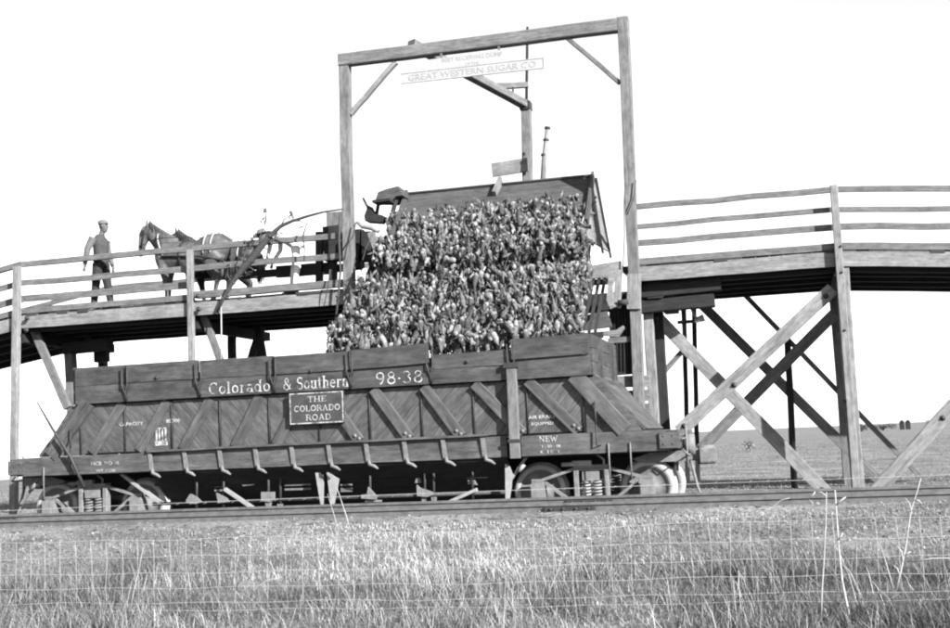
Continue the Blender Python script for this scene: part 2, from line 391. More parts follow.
# cap and packing under the deck beside the right gantry post
stick((4.9, 2.3, 3.84), (6.38, 2.3, 3.88), .22, .24, 'cap_beam', W['dark_shade'], (0, 0, 1)); stick((4.9, 2.36, 3.57), (6.25, 2.36, 3.6), .22, .24, 'cap_beam', W['dark_shade'], (0, 0, 1)); stick((5.2, 2.2, 3.85), (5.2, 5.5, 3.85), .3, .3, 'cap_beam', W['dark_shade'], (0, 0, 1))
post(5.02, 2.5, 3.5, W['pale'], .18, .18); post(5.15, 2.95, 3.5, W['dark_shade'], .2, .2)
m = MB(); m.prism([P(609, 306, 2.7), P(634, 304, 2.7), P(635, 374, 2.7), P(610, 376, 2.7)], (0, .06, 0)); m.build('backing_board', W['dark_shade'], T)
# crib planks behind the car's right end
for y0_, y1_ in ((375, 387), (389.5, 401), (403, 415), (417, 430)):
    a, b_ = P(612, (y0_+y1_)/2+1.2, 2.0), P(650, (y0_+y1_)/2, 2.0); hh = (y1_-y0_)/54
    m = MB(); m.beam(a, b_, .06, hh*.95, (0, 0, 1), 2, .004); m.build('crib_plank', W['pale'] if y0_ < 380 else W['grey'], T)
for px_, py_, Y_ in ((684, 426, 2.0), (826, 296, 2.0), (656, 318, 2.8), (822, 490, 2.8), (734, 385, 2.0), (845, 330, 1.83), (842, 272, 1.83), (841, 246, 1.83), (846, 400, 1.83), (36, 332, 2.2), (26, 318, 1.85), (198, 309, 1.85), (197, 296, 1.85), (25, 330, 1.85), (943, 418, 1.93)):
    m = MB(); q = P(px_, py_, Y_); m.lathe(q+Vector((0, .05, 0)), (0, -1, 0), [(0, .05), (.03, .05), (.03, .0)], 8); m.lathe(q+Vector((0, .02, 0)), (0, -1, 0), [(0, .022), (.035, .02), (.035, 0)], 6); m.build('bolt', IRON, T)
# ---------------------------------------------------------------- gantry
G = thing('gantry_frame', (2.05, 2.2, 0), 'tall pale timber gantry standing over the tipped wagon', 'gantry')
YG = 1.95
XG0, XG1 = at(344.5, 60, YG).x, at(623.5, 25, YG).x
stick((at(350, 345, YG).x-.02, YG, -.3), (XG0, YG, 8.86), .2, .2, 'post', W['gantry'], parent=G, seg=10, wob=.009)
stick((at(636, 330, YG).x-.05, YG, -.3), (XG1, YG, 8.94), .2, .2, 'post', W['gantry'], parent=G, seg=10, wob=.006)
stick((XG0-.1, YG-.02, at(344, 61, YG).z), (XG1-.1, YG-.02, at(619, 26, YG).z), .2, .24, 'top_beam', W['gantry'], (0, 0, 1), 8, .006, parent=G)
b0, b1 = P(396, 62, 1.95), P(351, 114, 1.95); stick(b0, b1, .09, .1, 'knee_brace', W['pale'], parent=G)
b0, b1 = P(566, 37, 1.95), P(620, 83, 1.95); stick(b0, b1, .08, .1, 'knee_brace', W['grey'], parent=G)
a = P(634, 274, 1.83); b_ = P(634, 309, 1.83); stick(a, b_, .25, .06, 'splice_plank', W['pale'], parent=G)
YM = 5.2
mt, mj, mb_ = P(527.5, 27, YM), P(526.5, 105, YM), P(525.5, 235, YM)
m = MB(); m.tube([mj-Vector((0, 0, .15)), mj, mt], [.035, .035, .03], 7); m.build('mast_pole', W['dark_shade'], G)
stick(mb_-Vector((0, 0, 1.6)), mj, .2, .2, 'mast_post', W['gantry'], parent=G)
s0, s1 = P(411, 43.5, 2.15), P(524, 104, YM-.1); stick(s0, s1, .2, .16, 'strut', W['grey'], (0, 0, 1), parent=G)
stick(P(494, 86.5, YM-.25), P(528, 85, YM-.0), .1, .12, 'cross_piece', W['grey'], (0, 0, 1), parent=G)
m = MB(); m.tube([P(513, 87, YM-.2), P(513, 99, YM-.2)], .022, 6); m.build('hook', IRON, G)
stick(P(492, 170.5, YM-.18), P(528, 164.5, YM-.18), .06, .3, 'cross_board', W['pale'], (0, 0, 1), parent=G)
m = MB(); a = mj; m.box(a.x-.13, a.x+.1, YM-.15, YM+.13, a.z-.12, a.z+.06); m.build('iron_socket', IRON, G)
# lever pole behind the wagon
L = thing('lever_pole', P(542.5, 215, 4.6), 'slim pale lever pole standing up behind the tipped wagon', 'lever')
m = MB(); m.tube([P(541.5, 215, 4.6), P(544, 160, 4.6), P(547.5, 127, 4.6)], [.07, .055, .045], 8); m.build('pole', W['pale'], L)
for px_, py_ in ((543.7, 155), (546, 140), (547.4, 128)):
    m = MB(); c_ = P(px_, py_, 4.6); m.lathe(c_, (.1, 0, 1), [(-.03, .045), (-.02, .065), (.02, .065), (.03, .045)], 9); m.build('collar', IRON, L)
# hanging sign
def font(body, size, loc, name, mat, parent, ext=.002, rot=(R_(90), 0, 0), align='CENTER', bold=0, sx=1):
    cu = bpy.data.curves.new(name, 'FONT'); cu.body = body; cu.size = size; cu.extrude = ext; cu.align_x = align; cu.offset = bold; cu.resolution_u = 2
    o = bpy.data.objects.new(name, cu); COL.objects.link(o); bpy.context.view_layer.update()
    me = bpy.data.meshes.new_from_object(o.evaluated_get(bpy.context.evaluated_depsgraph_get())); bpy.data.objects.remove(o)
    me.materials.clear(); me.materials.append(mat); me.name = name
    o = bpy.data.objects.new(name, me); COL.objects.link(o); o.rotation_euler = rot; o.scale = (sx, 1, 1)
    o.parent = parent; o.location = Vector(loc)-ORG.get(parent.name, Vector()); o['kind'] = 'stuff'; return o
YS = 1.82
c0, c1 = P(401, 79, YS), P(544, 63, YS); cc = (c0+c1)/2
S = thing('sugar_company_sign', cc, 'faded white two-board sign lettered SUGAR hanging under the gantry beam', 'sign')
tl = math.atan2(c1.z-c0.z, c1.x-c0.x)
m = MB(); m.beam(c0, c1, .03, .205, (0, 0, 1), 2, .002); m.build('lower_board', WHITE, S)
d0, d1 = P(428, 66, YS+.01), P(517, 54.5, YS+.01)
m = MB(); m.beam(d0, d1, .03, .24, (0, 0, 1), 2, .002); m.build('upper_board', WHITE, S)
m = MB()
for q in (-1, 1): m.beam(c0+Vector((0, -.018, q*.098)), c1+Vector((0, -.018, q*.098)), .006, .013, (0, 0, 1))
m.beam(c1+Vector((-.006, -.018, -.09)), c1+Vector((-.006, -.018, .09)), .006, .008); m.build('border_line', FADED, S)
font('GREAT WESTERN SUGAR CO', .17, (cc.x, YS-.018, cc.z-.06), 'lettering', FADED, S, .001, (R_(90), -tl, 0), sx=1.13)
dc = (d0+d1)/2
font('BEET RECEIVING DUMP', .115, (dc.x, YS-.009, dc.z+.02), 'lettering', FADED, S, .001, (R_(90), -tl, 0))
font('OF THE', .08, (dc.x, YS-.009, dc.z-.095), 'lettering', FADED, S, .001, (R_(90), -tl, 0))
m = MB()
for q in (d0*.85+d1*.15, d0*.2+d1*.8): m.beam(q+Vector((0, .03, -.05)), Vector((q.x, YS+.05, 8.8)), .04, .03)
m.build('hanger', W['grey'], S)
# ---------------------------------------------------------------- serif lettering
def arc(cx, cy, rx, ry, a0, a1, n=8): return [(cx+rx*math.cos(R_(a0+(a1-a0)*i/n)), cy+ry*math.sin(R_(a0+(a1-a0)*i/n))) for i in range(n+1)]
TK, TN = .15, .075
def stem(x, y0=0, y1=1, s0=1, s1=1, w_=TK):
    r = [([(x, y0), (x, y1)], w_)]
    if s0: r.append(([(x-.16, y0+.03), (x+.16, y0+.03)], .06))
    if s1: r.append(([(x-.16, y1-.03), (x+.16, y1-.03)], .06))
    return r
X_ = .66
GL = {
 'T': (.8, stem(.4)+[([(.06, .96), (.74, .96)], .08), ([(.08, .96), (.08, .74)], .06), ([(.72, .96), (.72, .74)], .06)]),
 'H': (.9, stem(.18)+stem(.72)+[([(.18, .5), (.72, .5)], TN)]),
 'E': (.78, stem(.2)+[([(.2, .965), (.7, .965)], .07), ([(.2, .52), (.55, .52)], .07), ([(.2, .035), (.7, .035)], .07), ([(.69, .95), (.69, .75)], .06), ([(.69, .04), (.69, .27)], .06)]),
 'C': (.85, [(arc(.45, .5, .33, .45, 50, 310, 12), .13), ([(.68, .7), (.72, .97)], .06)]),
 'O': (.88, [(arc(.44, .5, .33, .45, 0, 360, 16), .14)]),
 'L': (.76, stem(.2)+[([(.2, .035), (.68, .035)], .07), ([(.68, .03), (.68, .3)], .06)]),
 'R': (.88, stem(.2)+[(([(.2, .96)]+arc(.48, .74, .2, .22, 90, -90, 8)+[(.2, .52)]), .08), ([(.45, .52), (.74, .04)], .14), ([(.7, .03), (.86, .03)], .06)]),
 'A': (.9, [([(.45, .98), (.16, .03)], .07), ([(.45, .98), (.74, .03)], .15), ([(.25, .33), (.64, .33)], .06), ([(.04, .03), (.3, .03)], .06), ([(.6, .03), (.88, .03)], .06)]),
 'D': (.9, stem(.2)+[([(.2, .96)]+arc(.42, .5, .33, .46, 90, -90, 10)+[(.2, .04)], .1)]),
 'N': (.95, stem(.18, w_=.07)+stem(.76, s0=0, w_=.07)+[([(.18, .97), (.76, .03)], .15)]),
 'W': (1.2, [([(.12, .97), (.38, .03)], .14), ([(.38, .03), (.6, .8)], .07), ([(.6, .8), (.82, .03)], .14), ([(.82, .03), (1.08, .97)], .07), ([(0, .97), (.26, .97)], .06), ([(.96, .97), (1.2, .97)], .06)]),
 'S': (.75, [(arc(.37, .74, .22, .23, 40, 250, 8)+arc(.37, .27, .25, .25, 80, -140, 9), .13), ([(.57, .7), (.6, .96)], .05), ([(.12, .05), (.14, .3)], .05)]),
 '&': (.95, [(arc(.4, .76, .16, .2, -50, 230, 10)+[(.8, .05)], .1), (arc(.38, .27, .27, .25, 100, 330, 9)+[(.78, .5)], .1)]),
 'o': (.66, [(arc(.33, .33, .22, .29, 0, 360, 12), .13)]),
 'l': (.42, stem(.2, 0, 1)), 'r': (.58, stem(.2, 0, X_)+[(arc(.42, .42, .17, .2, 150, 40, 5), .1)]),
 'a': (.66, [(arc(.28, .2, .18, .17, 0, 360, 10), .1), ([(.48, .03), (.48, .46)]+arc(.3, .46, .18, .17, 0, 140, 5), .12), ([(.48, .03), (.62, .03)], .06)]),
 'd': (.7, [(arc(.28, .33, .2, .29, 0, 360, 12), .11)]+stem(.5, 0, 1)), 'u': (.74, stem(.18, .1, X_, 0)+stem(.54, 0, X_)+[(arc(.36, .2, .18, .17, 180, 360, 6), .09)]),
 't': (.5, [([(.22, .9), (.22, .15)]+arc(.34, .15, .12, .12, 180, 290, 5), .13), ([(.05, .63), (.42, .63)], .06)]),
 'h': (.74, stem(.18, 0, 1)+stem(.54, 0, .45, 1, 0)+[(arc(.36, .42, .18, .2, 180, 0, 6), .09)]),
 'e': (.64, [([(.12, .36), (.52, .36)]+arc(.32, .33, .21, .29, 10, 320, 10), .11)]),
 'n': (.74, stem(.18, 0, X_)+stem(.54, 0, .45, 1, 0)+[(arc(.36, .42, .18, .2, 180, 0, 6), .09)]),
 '9': (.72, [(arc(.36, .7, .22, .26, 0, 360, 12), .12), (arc(.3, .62, .28, .58, 10, -80, 6), .12)]),
 '8': (.72, [(arc(.36, .75, .18, .2, 0, 360, 12), .11), (arc(.36, .28, .23, .24, 0, 360, 12), .13)]),
 '3': (.7, [(arc(.32, .75, .2, .2, 150, -80, 8)+arc(.32, .28, .24, .25, 80, -150, 9), .12)]),
 '.': (.3, [([(.08, .42), (.22, .42)], .13)]), ' ': (.42, []), '-': (.4, [([(.05, .4), (.32, .4)], .1)]),
}
def serif(text, x0, z0, h, width, y, name, mat, parent, slope=0):
    tot = sum(GL[c][0] for c in text); k = width/tot; x = x0; j = 0
    for ch in text:
        gw, st = GL[ch]; m = MB()
        for pts, wt in st:
            j += 1; yy = y-.0012-.0002*(j % 9)
            q = [Vector((x+a*k, 0, z0+b_*h+(x-x0+a*k)*slope)) for a, b_ in pts]
            hw = wt*h/2*.82; n_ = len(q); lft = []; rgt = []
            for i in range(n_):
                d = (q[min(i+1, n_-1)]-q[max(i-1, 0)]).normalized(); nn = Vector((-d.z, 0, d.x))*hw
                lft.append(q[i]+nn+Vector((0, yy, 0))); rgt.append(q[i]-nn+Vector((0, yy, 0)))
            vs = lft+rgt; fs = [(i, i+1, n_+i+1, n_+i) for i in range(n_-1)]
            m.add(vs, fs, None)
        x += gw*k
        if st: m.build('letter', mat, parent, fix=False)
# ---------------------------------------------------------------- the railway car
C = thing('railway_car', (0, 0, 0), 'dark wooden hopper car lettered Colorado & Southern on the siding', 'railway car')
ZB, ZL, ZP, ZT = .975, 1.30, 2.17, 2.81; HY = 1.38; XE = 5.65
for s in (-1, 1):
    y = s*(HY-.06)
    m = MB(); m.beam((-3.06, y, (ZB+ZL)/2), (3.12, y, (ZB+ZL)/2), .08, ZL-ZB, (0, 0, 1), 12, .004); m.build('side_sill', W['carlow'], C)
    for x0, x1 in ((-XE, -3.07), (3.36, XE)):
        m = MB(); m.beam((x0, y+s*.015, (ZB+ZL)/2), (x1, y+s*.015, (ZB+ZL)/2), .1, ZL-ZB-.01, (0, 0, 1), 6, .004, cham=.06); m.build('end_sill_panel', W['carlow'], C)
    m = MB(); m.beam((-3.1, s*(HY+.01), ZL+.02), (2.82, s*(HY+.01), ZL+.035), .11, .035, (0, 0, 1), 14, .005); m.build('ledge', W['carlow'], C)
    for k in range(10):
        x = -3.06+k*.645
        m = MB(); m.beam((x-.01, s*(HY+.015), ZL+.0), (x+.02, s*(HY-.0), ZB+.03), .07, .02, (0, 1, 0)); m.beam((x-.035, s*(HY+.005), ZL), (x+.0, s*(HY-.01), ZB+.1), .012, .05, (0, 1, 0))
        m.tube([(x+.02, s*(HY-.01), ZB+.05), (x+.04, s*HY, ZB-.03), (x+.12, s*(HY+.01), ZB-.055), (x+.18, s*HY, ZB-.1)], [.03, .035, .03, .015], 6); m.build('door_hinge', DUSTY, C)
    # bay panels
    xs = [-4.42, -3.57, -2.68, -1.79, -.9, -.02, .86, 1.74, 2.6, 3.47, 4.35]
    yp = s*(HY-.09)
    for a, b_ in zip(xs[:-1], xs[1:]):
        sg_ = 1 if (a+b_) > 0 else -1; d_ = Vector((.66*sg_, 0, .75)); n_ = Vector((-d_.z, 0, d_.x))
        rect = [(a+.012, ZL+.03), (b_-.012, ZL+.03), (b_-.012, ZP-.02), (a+.012, ZP-.02)]
        pr = [x_*n_.x+z_*n_.z for x_, z_ in rect]; lo_, hi_ = min(pr), max(pr); nb = 6; lo_ -= random.random()*.1
        for i_ in range(nb+1):
            poly = rect
            for sgn, lim in ((1, lo_+(hi_-lo_)*i_/nb+.003), (-1, lo_+(hi_-lo_)*(i_+1)/nb-.003)):
                q_ = []
                for k_ in range(len(poly)):
                    p1_, p2_ = poly[k_], poly[(k_+1) % len(poly)]
                    v1, v2 = sgn*(p1_[0]*n_.x+p1_[1]*n_.z-lim), sgn*(p2_[0]*n_.x+p2_[1]*n_.z-lim)
                    if v1 >= 0: q_.append(p1_)
                    if v1*v2 < 0: t_ = v1/(v1-v2); q_.append((p1_[0]+(p2_[0]-p1_[0])*t_, p1_[1]+(p2_[1]-p1_[1])*t_))
                poly = q_
                if len(poly) < 3: break
            if len(poly) < 3: continue
            jy = random.uniform(-.004, .004); m = MB(); m.prism([(x_, yp-.02+jy, z_) for x_, z_ in poly], (0, .04, 0), grain=d_); m.build('panel_board', W['carlow'], C)
    for x in xs:
        m = MB(); m.tube([(x, s*(HY-.055), ZL), (x, s*(HY-.055), ZP+.02)], .013, 6); m.build('tie_rod', IRON, C)
    m = MB(); m.box(-4.45, 4.45, min(yp-s*.09, yp-s*.03), max(yp-s*.09, yp-s*.03), ZL, ZP); m.box(-4.45, 4.45, min(s*(HY-.09), s*(HY-.055)), max(s*(HY-.09), s*(HY-.055)), ZP+.01, 2.6); m.build('inner_lining', W['car'], C)
    for t_, u_ in ((.1, .68), (.95, 1.53), (1.8, 2.38), (2.64, 3.38), (3.5, 4.26)):
        m = MB(); m.beam((t_-.0, s*(HY-.035), ZP-.02), (u_, s*(HY-.035), ZL+.03), .17, .075, (0, 1, 0), 3, .003, cham=.1); m.build('diagonal_brace', W['carlow'], C)
        m = MB(); m.lathe((u_-.06, s*(HY+.0), ZL+.12), (0, s, 0), [(0, .03), (.02, .028), (.02, 0)], 6); m.lathe((u_+.01, s*(HY+.0), ZL+.07), (0, s, 0), [(0, .03), (.02, .028), (.02, 0)], 6); m.build('bolt', DUSTY, C)
    for t_, u_ in ((-1.05, -1.52), (-1.95, -2.48), (-2.75, -3.3), (-3.6, -4.2), (-.3, -.78)):
        m = MB(); m.beam((t_, s*(HY-.05), ZP-.02), (u_, s*(HY-.05), ZL+.03), .17, .03, (0, 1, 0), 3, .002); m.build('diagonal_brace', W['carlow'], C)
    for e in (-1, 1):
        m = MB(); m.beam((e*4.24, s*(HY-.02), ZP+.03), (e*4.98, s*(HY-.02), ZL+.01), .25, .09, (0, 1, 0), 3, .003, cham=.08); m.build('end_brace', W['carlow'], C)
        m = MB(); m.prism([(e*4.36, yp-.02, ZP-.02), (e*4.36, yp-.02, ZL), (e*5.24, yp-.02, ZL), (e*4.62, yp-.02, ZP-.02)], (0, .04, 0)); m.build('end_panel', W['carlow'], C)
    # upper boards in seven lengths, each with its own lean and height
    bd = [-4.48, -3.49, -2.11, -.76, .58, 1.94, 3.27, 4.52]; tp = [2.81, 2.81, 2.80, 2.79, 2.82, 2.65, 2.82]; ln = [.02, .035, .02, .05, .09, .03, .1]
    for k in range(7):
        a, b_ = bd[k]+.012, bd[k+1]-.012; h = tp[k]-ZP; n2 = 2
        for q in range(n2):
            z0, z1 = ZP+h*q/n2+(.004 if q else .01), ZP+h*(q+1)/n2-.003
            yl = lambda z: s*(HY-.01+ln[k]*(z-ZP)/h)
            m = MB(); tz = (.03 if k == 4 else (.02 if k == 6 else 0))*(1 if q else .3)
            m.beam((a, yl((z0+z1)/2)+random.uniform(-.004, .004), (z0+z1)/2-tz*.5), (b_, yl((z0+z1)/2)+random.uniform(-.004, .004), (z0+z1)/2+tz*.5), .05, z1-z0, (0, -s*ln[k]/h*0, 1), 5, .003)
            m.build('side_board', W['car'], C)
    for k, x in enumerate(bd[1:-1]):
        if s < 0 or True:
            m = MB(); yy = s*(HY+.075)
            m.tube([(x-.06, yy, 2.74), (x-.05, yy, 2.46), (x-.0, yy-s*.02, 2.3), (x+.0, yy-s*.03, 2.2)], .014, 5)
            m.tube([(x+.05, yy, 2.78), (x+.05, yy, 2.48), (x+.0, yy-s*.02, 2.32), (x+.03, yy-s*.03, 2.2)], .016, 5)
            m.beam((x-.07, yy-s*.01, 2.42), (x+.07, yy-s*.01, 2.42), .015, .05); m.build('strap_iron', IRON, C)
m = MB(); m.box(3.19, 3.345, -HY-.1, -HY-.0, ZB-.02, 2.4, cham=.1, seg=3, wob=.004); m.build('stake', W['stake'], C)
m = MB(); m.box(3.15, 3.38, -HY-.12, -HY+.03, 2.36, 2.44); m.box(3.17, 3.36, -HY-.115, -HY, 1.2, 1.25); m.build('stake_pocket', IRON, C)
for x, z in ((1.15, 2.52), (-.1, 2.5), (2.55, 2.5), (3.9, 2.72), (-2.9, 2.55)):
    m = MB(); m.lathe((x, -HY-.0-.03, z), (0, -1, 0), [(0, .03), (.03, .03), (.03, 0)], 8); m.build('ring_bolt', IRON, C)
# ends
for e in (-1, 1):
    for q in range(3):
        z0 = 2.18+.215*q; m = MB(); m.box(min(e*4.48, e*4.54), max(e*4.48, e*4.54), -HY+.02, HY-.02, z0+.004, z0+.209, wob=.003, seg=3); m.build('end_board', W['car'], C)
    for yy in (-.75, .55):
        m = MB(); m.beam((e*4.57, yy, 2.16), (e*4.57, yy, 2.8), .09, .05, (0, 1, 0)); m.build('end_stake', W['carlow'], C)
    m = MB(); m.prism([(e*4.5, -HY+.12, 2.17), (e*5.26, -HY+.12, ZL), (e*5.26, HY-.12, ZL), (e*4.5, HY-.12, 2.17)], (e*.04, 0, .03)); m.build('slope_sheet', W['carlow'], C)
    m = MB(); m.prism([(e*4.46, -HY+.12, 2.1), (e*4.7, -HY+.12, 1.8), (e*4.8, -HY+.12, 1.8), (e*4.62, -HY+.12, 2.14)], (0, 2*HY-.24, 0)); m.build('slope_cap', W['car'], C)
    m = MB(); m.box(min(e*4.95, e*5.66), max(e*4.95, e*5.66), -HY+.07, HY-.07, ZL-.06, ZL-.015); m.build('end_platform', W['car'], C)
    m = MB(); m.box(min(e*5.62, e*5.78), max(e*5.62, e*5.78), -HY-.02, HY+.02, ZB+.02, ZL-.02, cham=.15); m.build('end_sill', W['carlow'], C)
    m = MB(); m.box(min(e*5.5, e*5.8), max(e*5.5, e*5.8), -HY-.045, -HY-.005, ZB+.04, ZL-.05); 
    for a in (5.56, 5.7):
        for z in (1.08, 1.2): m.lathe((e*a, -HY-.045, z), (0, -1, 0), [(0, .014), (.012, .013), (.012, 0)], 6)
    m.build('corner_plate', W['carlow'], C)
    m = MB(); m.box(min(e*5.3, e*6.0), max(e*5.3, e*6.0), -.1, .1, .78, .98, cham=.2); m.lathe((e*6.08, 0, .72), (0, 0, 1), [(0, 0), (0, .14), (.3, .14), (.3, 0)], 10); m.box(min(e*6.0, e*6.25), max(e*6.0, e*6.25), -.19, -.06, .74, .98, cham=.2); m.build('coupler', DUSTY, C)
    m = MB(); m.tube([(e*5.82, -HY+.2, .98), (e*5.9, -HY+.2, .9), (e*5.85, .4, .9)], .015, 5); m.tube([(e*5.86, -.9, ZL+.05), (e*5.86, -.9, .7)], .018, 6); m.tube([(e*5.82, -1.25, 1.15), (e*5.86, -.9, 1.15)], .014, 5)
    m.lathe((e*5.88, -.62, 1.05), (1, 0, 0), [(-.08, 0), (-.08, .16), (.08, .16), (.08, 0)], 12); m.build('uncoupling_gear', DUSTY, C)
    m = MB(); m.prism([(e*5.0, -.9, .86), (e*5.35, -.9, .97), (e*5.85, -.9, .96), (e*5.85, -.9, .8), (e*5.15, -.9, .8)], (0, .06, 0)); m.tube([(e*5.9, -.8, .8), (e*5.98, -.85, .4), (e*6.05, -.85, .2)], .025, 6); m.build('draft_casting', DUSTY, C)
    for x in ((4.72, 5.05) if e > 0 else (5.1,)):
        m = MB(); m.tube([(e*x, -HY-.02, ZB+.15), (e*x, -HY-.03, ZB-.0), (e*x, -HY-.02, ZB-.4)], .013, 6); m.build('step_rod', DUSTY, C)
    m = MB(); m.tube([(e*4.55, -HY-.06, 1.42), (e*4.55, -HY-.06, 1.75)], .016, 5); m.tube([(e*4.55, -HY-.06, 1.75), (e*4.55, -HY+.0, 1.77)], .014, 5); m.tube([(e*4.55, -HY-.06, 1.42), (e*4.55, -HY-.07, 1.1), (e*4.6, -HY, 1.1)], .014, 5); m.build('grab_iron', IRON, C)
# underframe
m = MB(); m.box(-5.6, 5.6, -.42, .42, .62, 1.0); m.build('centre_sill', W['dark_shade'], C)
m = MB()
for s in (-1, 1):
    m.prism([(-3.1, s*1.3, ZB+.0), (3.1, s*1.3, ZB), (3.1, s*.42, .3), (-3.1, s*.42, .3)], (0, s*.0, -.05))
m.build('hopper_door', W['dark_shade'], C)
m = MB(); m.box(-3.15, 3.15, -.4, .4, .24, .6); m.build('hopper_trough', W['dark_shade'], C)
for e in (-1, 1):
    m = MB(); m.box(min(e*3.1, e*5.6), max(e*3.1, e*5.6), -1.3, 1.3, ZB-.02, ZB+.06); m.build('floor_board', W['dark_shade'], C)
for (x0, y0_, x1, y1_) in ((225, 489, 262, 514), (436, 508, 477, 489.5), (122, 474, 160, 502)):
    m = MB(); m.beam(P(x0, y0_, -1.12), P(x1, y1_, -1.12), .05, .085, (0, 1, 0)); m.build('brace_bar', PALEIRON, C)
def plate(pts, Y, name, mat=PALEIRON, th=.05):
    m = MB(); m.prism([P(a, b_, Y) for a, b_ in pts], (0, th, 0)); return m.build(name, mat, C)
plate([(315, 471), (320, 471), (323, 478), (322.5, 506), (321, 507), (318, 490)], -1.2, 'door_arm'); plate([(326.5, 471), (333, 476), (338.5, 479), (333, 507), (331, 507)], -1.2, 'door_arm')
plate([(505, 464), (509, 466), (512, 474), (511, 488), (509, 500), (505.5, 501)], -1.3, 'door_arm')
plate([(368, 487), (376, 496), (376, 499.5), (361, 498.5), (361, 495), (367, 494)], -1.15, 'door_catch', DUSTY); plate([(365, 500), (381, 500), (381, 502), (365, 502)], -1.1, 'door_catch', DUSTY)
plate([(416.5, 485), (420, 488), (432, 492), (433, 495), (427, 497), (417, 496)], -1.15, 'door_catch', DUSTY)
plate([(421, 496), (426, 496), (425, 507), (423, 507)], -1.1, 'door_catch', DUSTY); plate([(431, 497), (436, 497), (435, 506), (432.5, 506)], -1.1, 'door_catch', DUSTY)
plate([(261, 492), (274, 492), (274, 500), (270, 502), (261, 501)], -1.15, 'door_catch', DUSTY); plate([(265, 502), (271, 502), (269, 512), (266.5, 512)], -1.12, 'door_catch', DUSTY); plate([(277, 504), (282, 504), (281, 511), (279, 511)], -1.1, 'door_catch', DUSTY)
plate([(186, 500), (190, 494), (196, 497), (201, 502), (196, 504), (186, 503)], -1.15, 'door_catch', DUSTY); plate([(216, 493), (226, 498), (229, 502), (218, 503)], -1.15, 'door_catch', DUSTY)
plate([(241, 484), (255, 482), (254, 485), (243, 486)], -1.0, 'door_catch', DUSTY); plate([(416, 478), (420, 478), (421, 483), (415, 483)], -1.0, 'door_catch', DUSTY); plate([(468, 484), (477, 485), (474, 480), (469, 480)], -1.05, 'door_catch', DUSTY)
for xa, xb, ys in ((285, 311, (485, 489.5)), (215, 229, (486.5, 490.5)), (341, 352, (485, 489, 491)), (467, 488, (477.5,)), (468, 475, (481,))):
    for y_ in ys:
        m = MB(); m.beam(P(xa, y_, -.95), P(xb, y_-(xb-xa)*.03, -.95), .03, .03); m.build('door_rod', DUSTY, C)
for px_ in (195, 222, 267, 279, 319, 332, 369, 424, 433, 472):
    a = P(px_, 500, -1.13); m = MB(); m.tube([(a.x, -1.08, .3), (a.x+.02, -1.08, .98)], .022, 6); m.build('door_hanger', IRON, C)
m = MB(); m.tube([(-3.2, -1.07, .42), (3.0, -1.07, .42)], .03, 7); m.tube([(-3.2, -1.0, .74), (3.0, -1.0, .74)], .022, 6); m.build('door_shaft', IRON, C)
# trucks
def wheel_prof(): return [(-.09, .0), (-.09, .09), (-.03, .1), (-.02, .3), (-.065, .33), (-.065, .40), (-.04, .42), (.04, .425), (.045, .45), (.07, .45), (.07, .33), (.02, .3), (.03, .1), (.03, 0)]
for e in (-1, 1):
    X0 = e*4.37
    m = MB()
    for s in (-1, 1):
        y = s*1.0
        top = [(-.95, .585), (-.8, .585), (-.3, .735), (.3, .735), (.8, .585), (.95, .585)]
        low = [(-.95, .545), (-.74, .545), (-.28, .205), (.28, .205), (.74, .545), (.95, .545)]
        tie = [(-.95, .24), (.95, .24)]
        for pts in (top, low, tie):
            for a, b_ in zip(pts[:-1], pts[1:]): m.beam((X0+a[0], y, a[1]), (X0+b_[0], y, b_[1]), .1, .045, (0, 0, 1))
        for q in (-.235, .235): m.box(X0+q-.04, X0+q+.04, y-.07, y+.07, .24, .72, cham=.2)
        m.box(X0-.2, X0+.2, y-.08, y+.08, .24, .3); m.box(X0-.27, X0+.27, y-.09, y+.09, .755, .8)
    m.box(X0-.13, X0+.13, -1.1, 1.1, .56, .7); m.box(X0-.15, X0+.15, -1.05, 1.05, .2, .27)
    tr = m.build('truck', DUSTY, C)
    for q in (-.855, .855):
        for s in (-1, 1):
            mm = MB(); mm.lathe((X0+q, s*.78, .42), (0, -s*-1, 0), [(a, b_) for a, b_ in wheel_prof()][::-1] if False else [(-a, b_) for a, b_ in wheel_prof()], 36, mis=[0, 0, 0, 0, 1, 1, 1, 1, 1, 1, 0, 0, 0]); mm.build('wheel', [WHEELM, STEEL], tr)
            mm = MB(); mm.box(X0+q-.11, X0+q+.11, s*1.0-.13, s*1.0+.13, .29, .54, cham=.15); mm.box(X0+q-.085, X0+q+.085, min(s*1.13, s*1.16), max(s*1.13, s*1.16), .3, .5); mm.build('journal_box', DUSTY, tr)
        mm = MB(); mm.tube([(X0+q, -1.05, .42), (X0+q, 1.05, .42)], .07, 10); mm.build('axle', DUSTY, tr)
    for s in (-1, 1):
        for q in (-.095, .095):
            pts = [(X0+q+.075*math.cos(t*.6), s*1.0+.075*math.sin(t*.6), .3+.24*t/52) for t in range(53)]
            mm = MB(); mm.tube(pts, .017, 5); mm.build('spring', PALEIRON if e > 0 else DUSTY, tr)
        mm = MB(); mm.tube([(X0-.45, s*1.08, .82), (X0-.2, s*1.08, .82)], .035, 7); mm.box(X0-.28, X0+.02, s*1.06-.04, s*1.06+.04, .79, .87); mm.tube([(X0+.1, s*1.1, .97), (X0+.22, s*1.1, .88), (X0+.22, s*1.1, .8)], .018, 5); mm.build('side_bearing', PALEIRON if e > 0 else DUSTY, tr)
    mm = MB(); mm.beam((X0-.98, -1.15, ZB), (X0-1.35, -1.15, .5), .04, .05, (0, 1, 0)); mm.tube([(X0-1.12, -1.2, .74), (X0-1.02, -1.2, .85)], .035, 6); mm.build('brake_hanger', PALEIRON if e > 0 else DUSTY, tr)
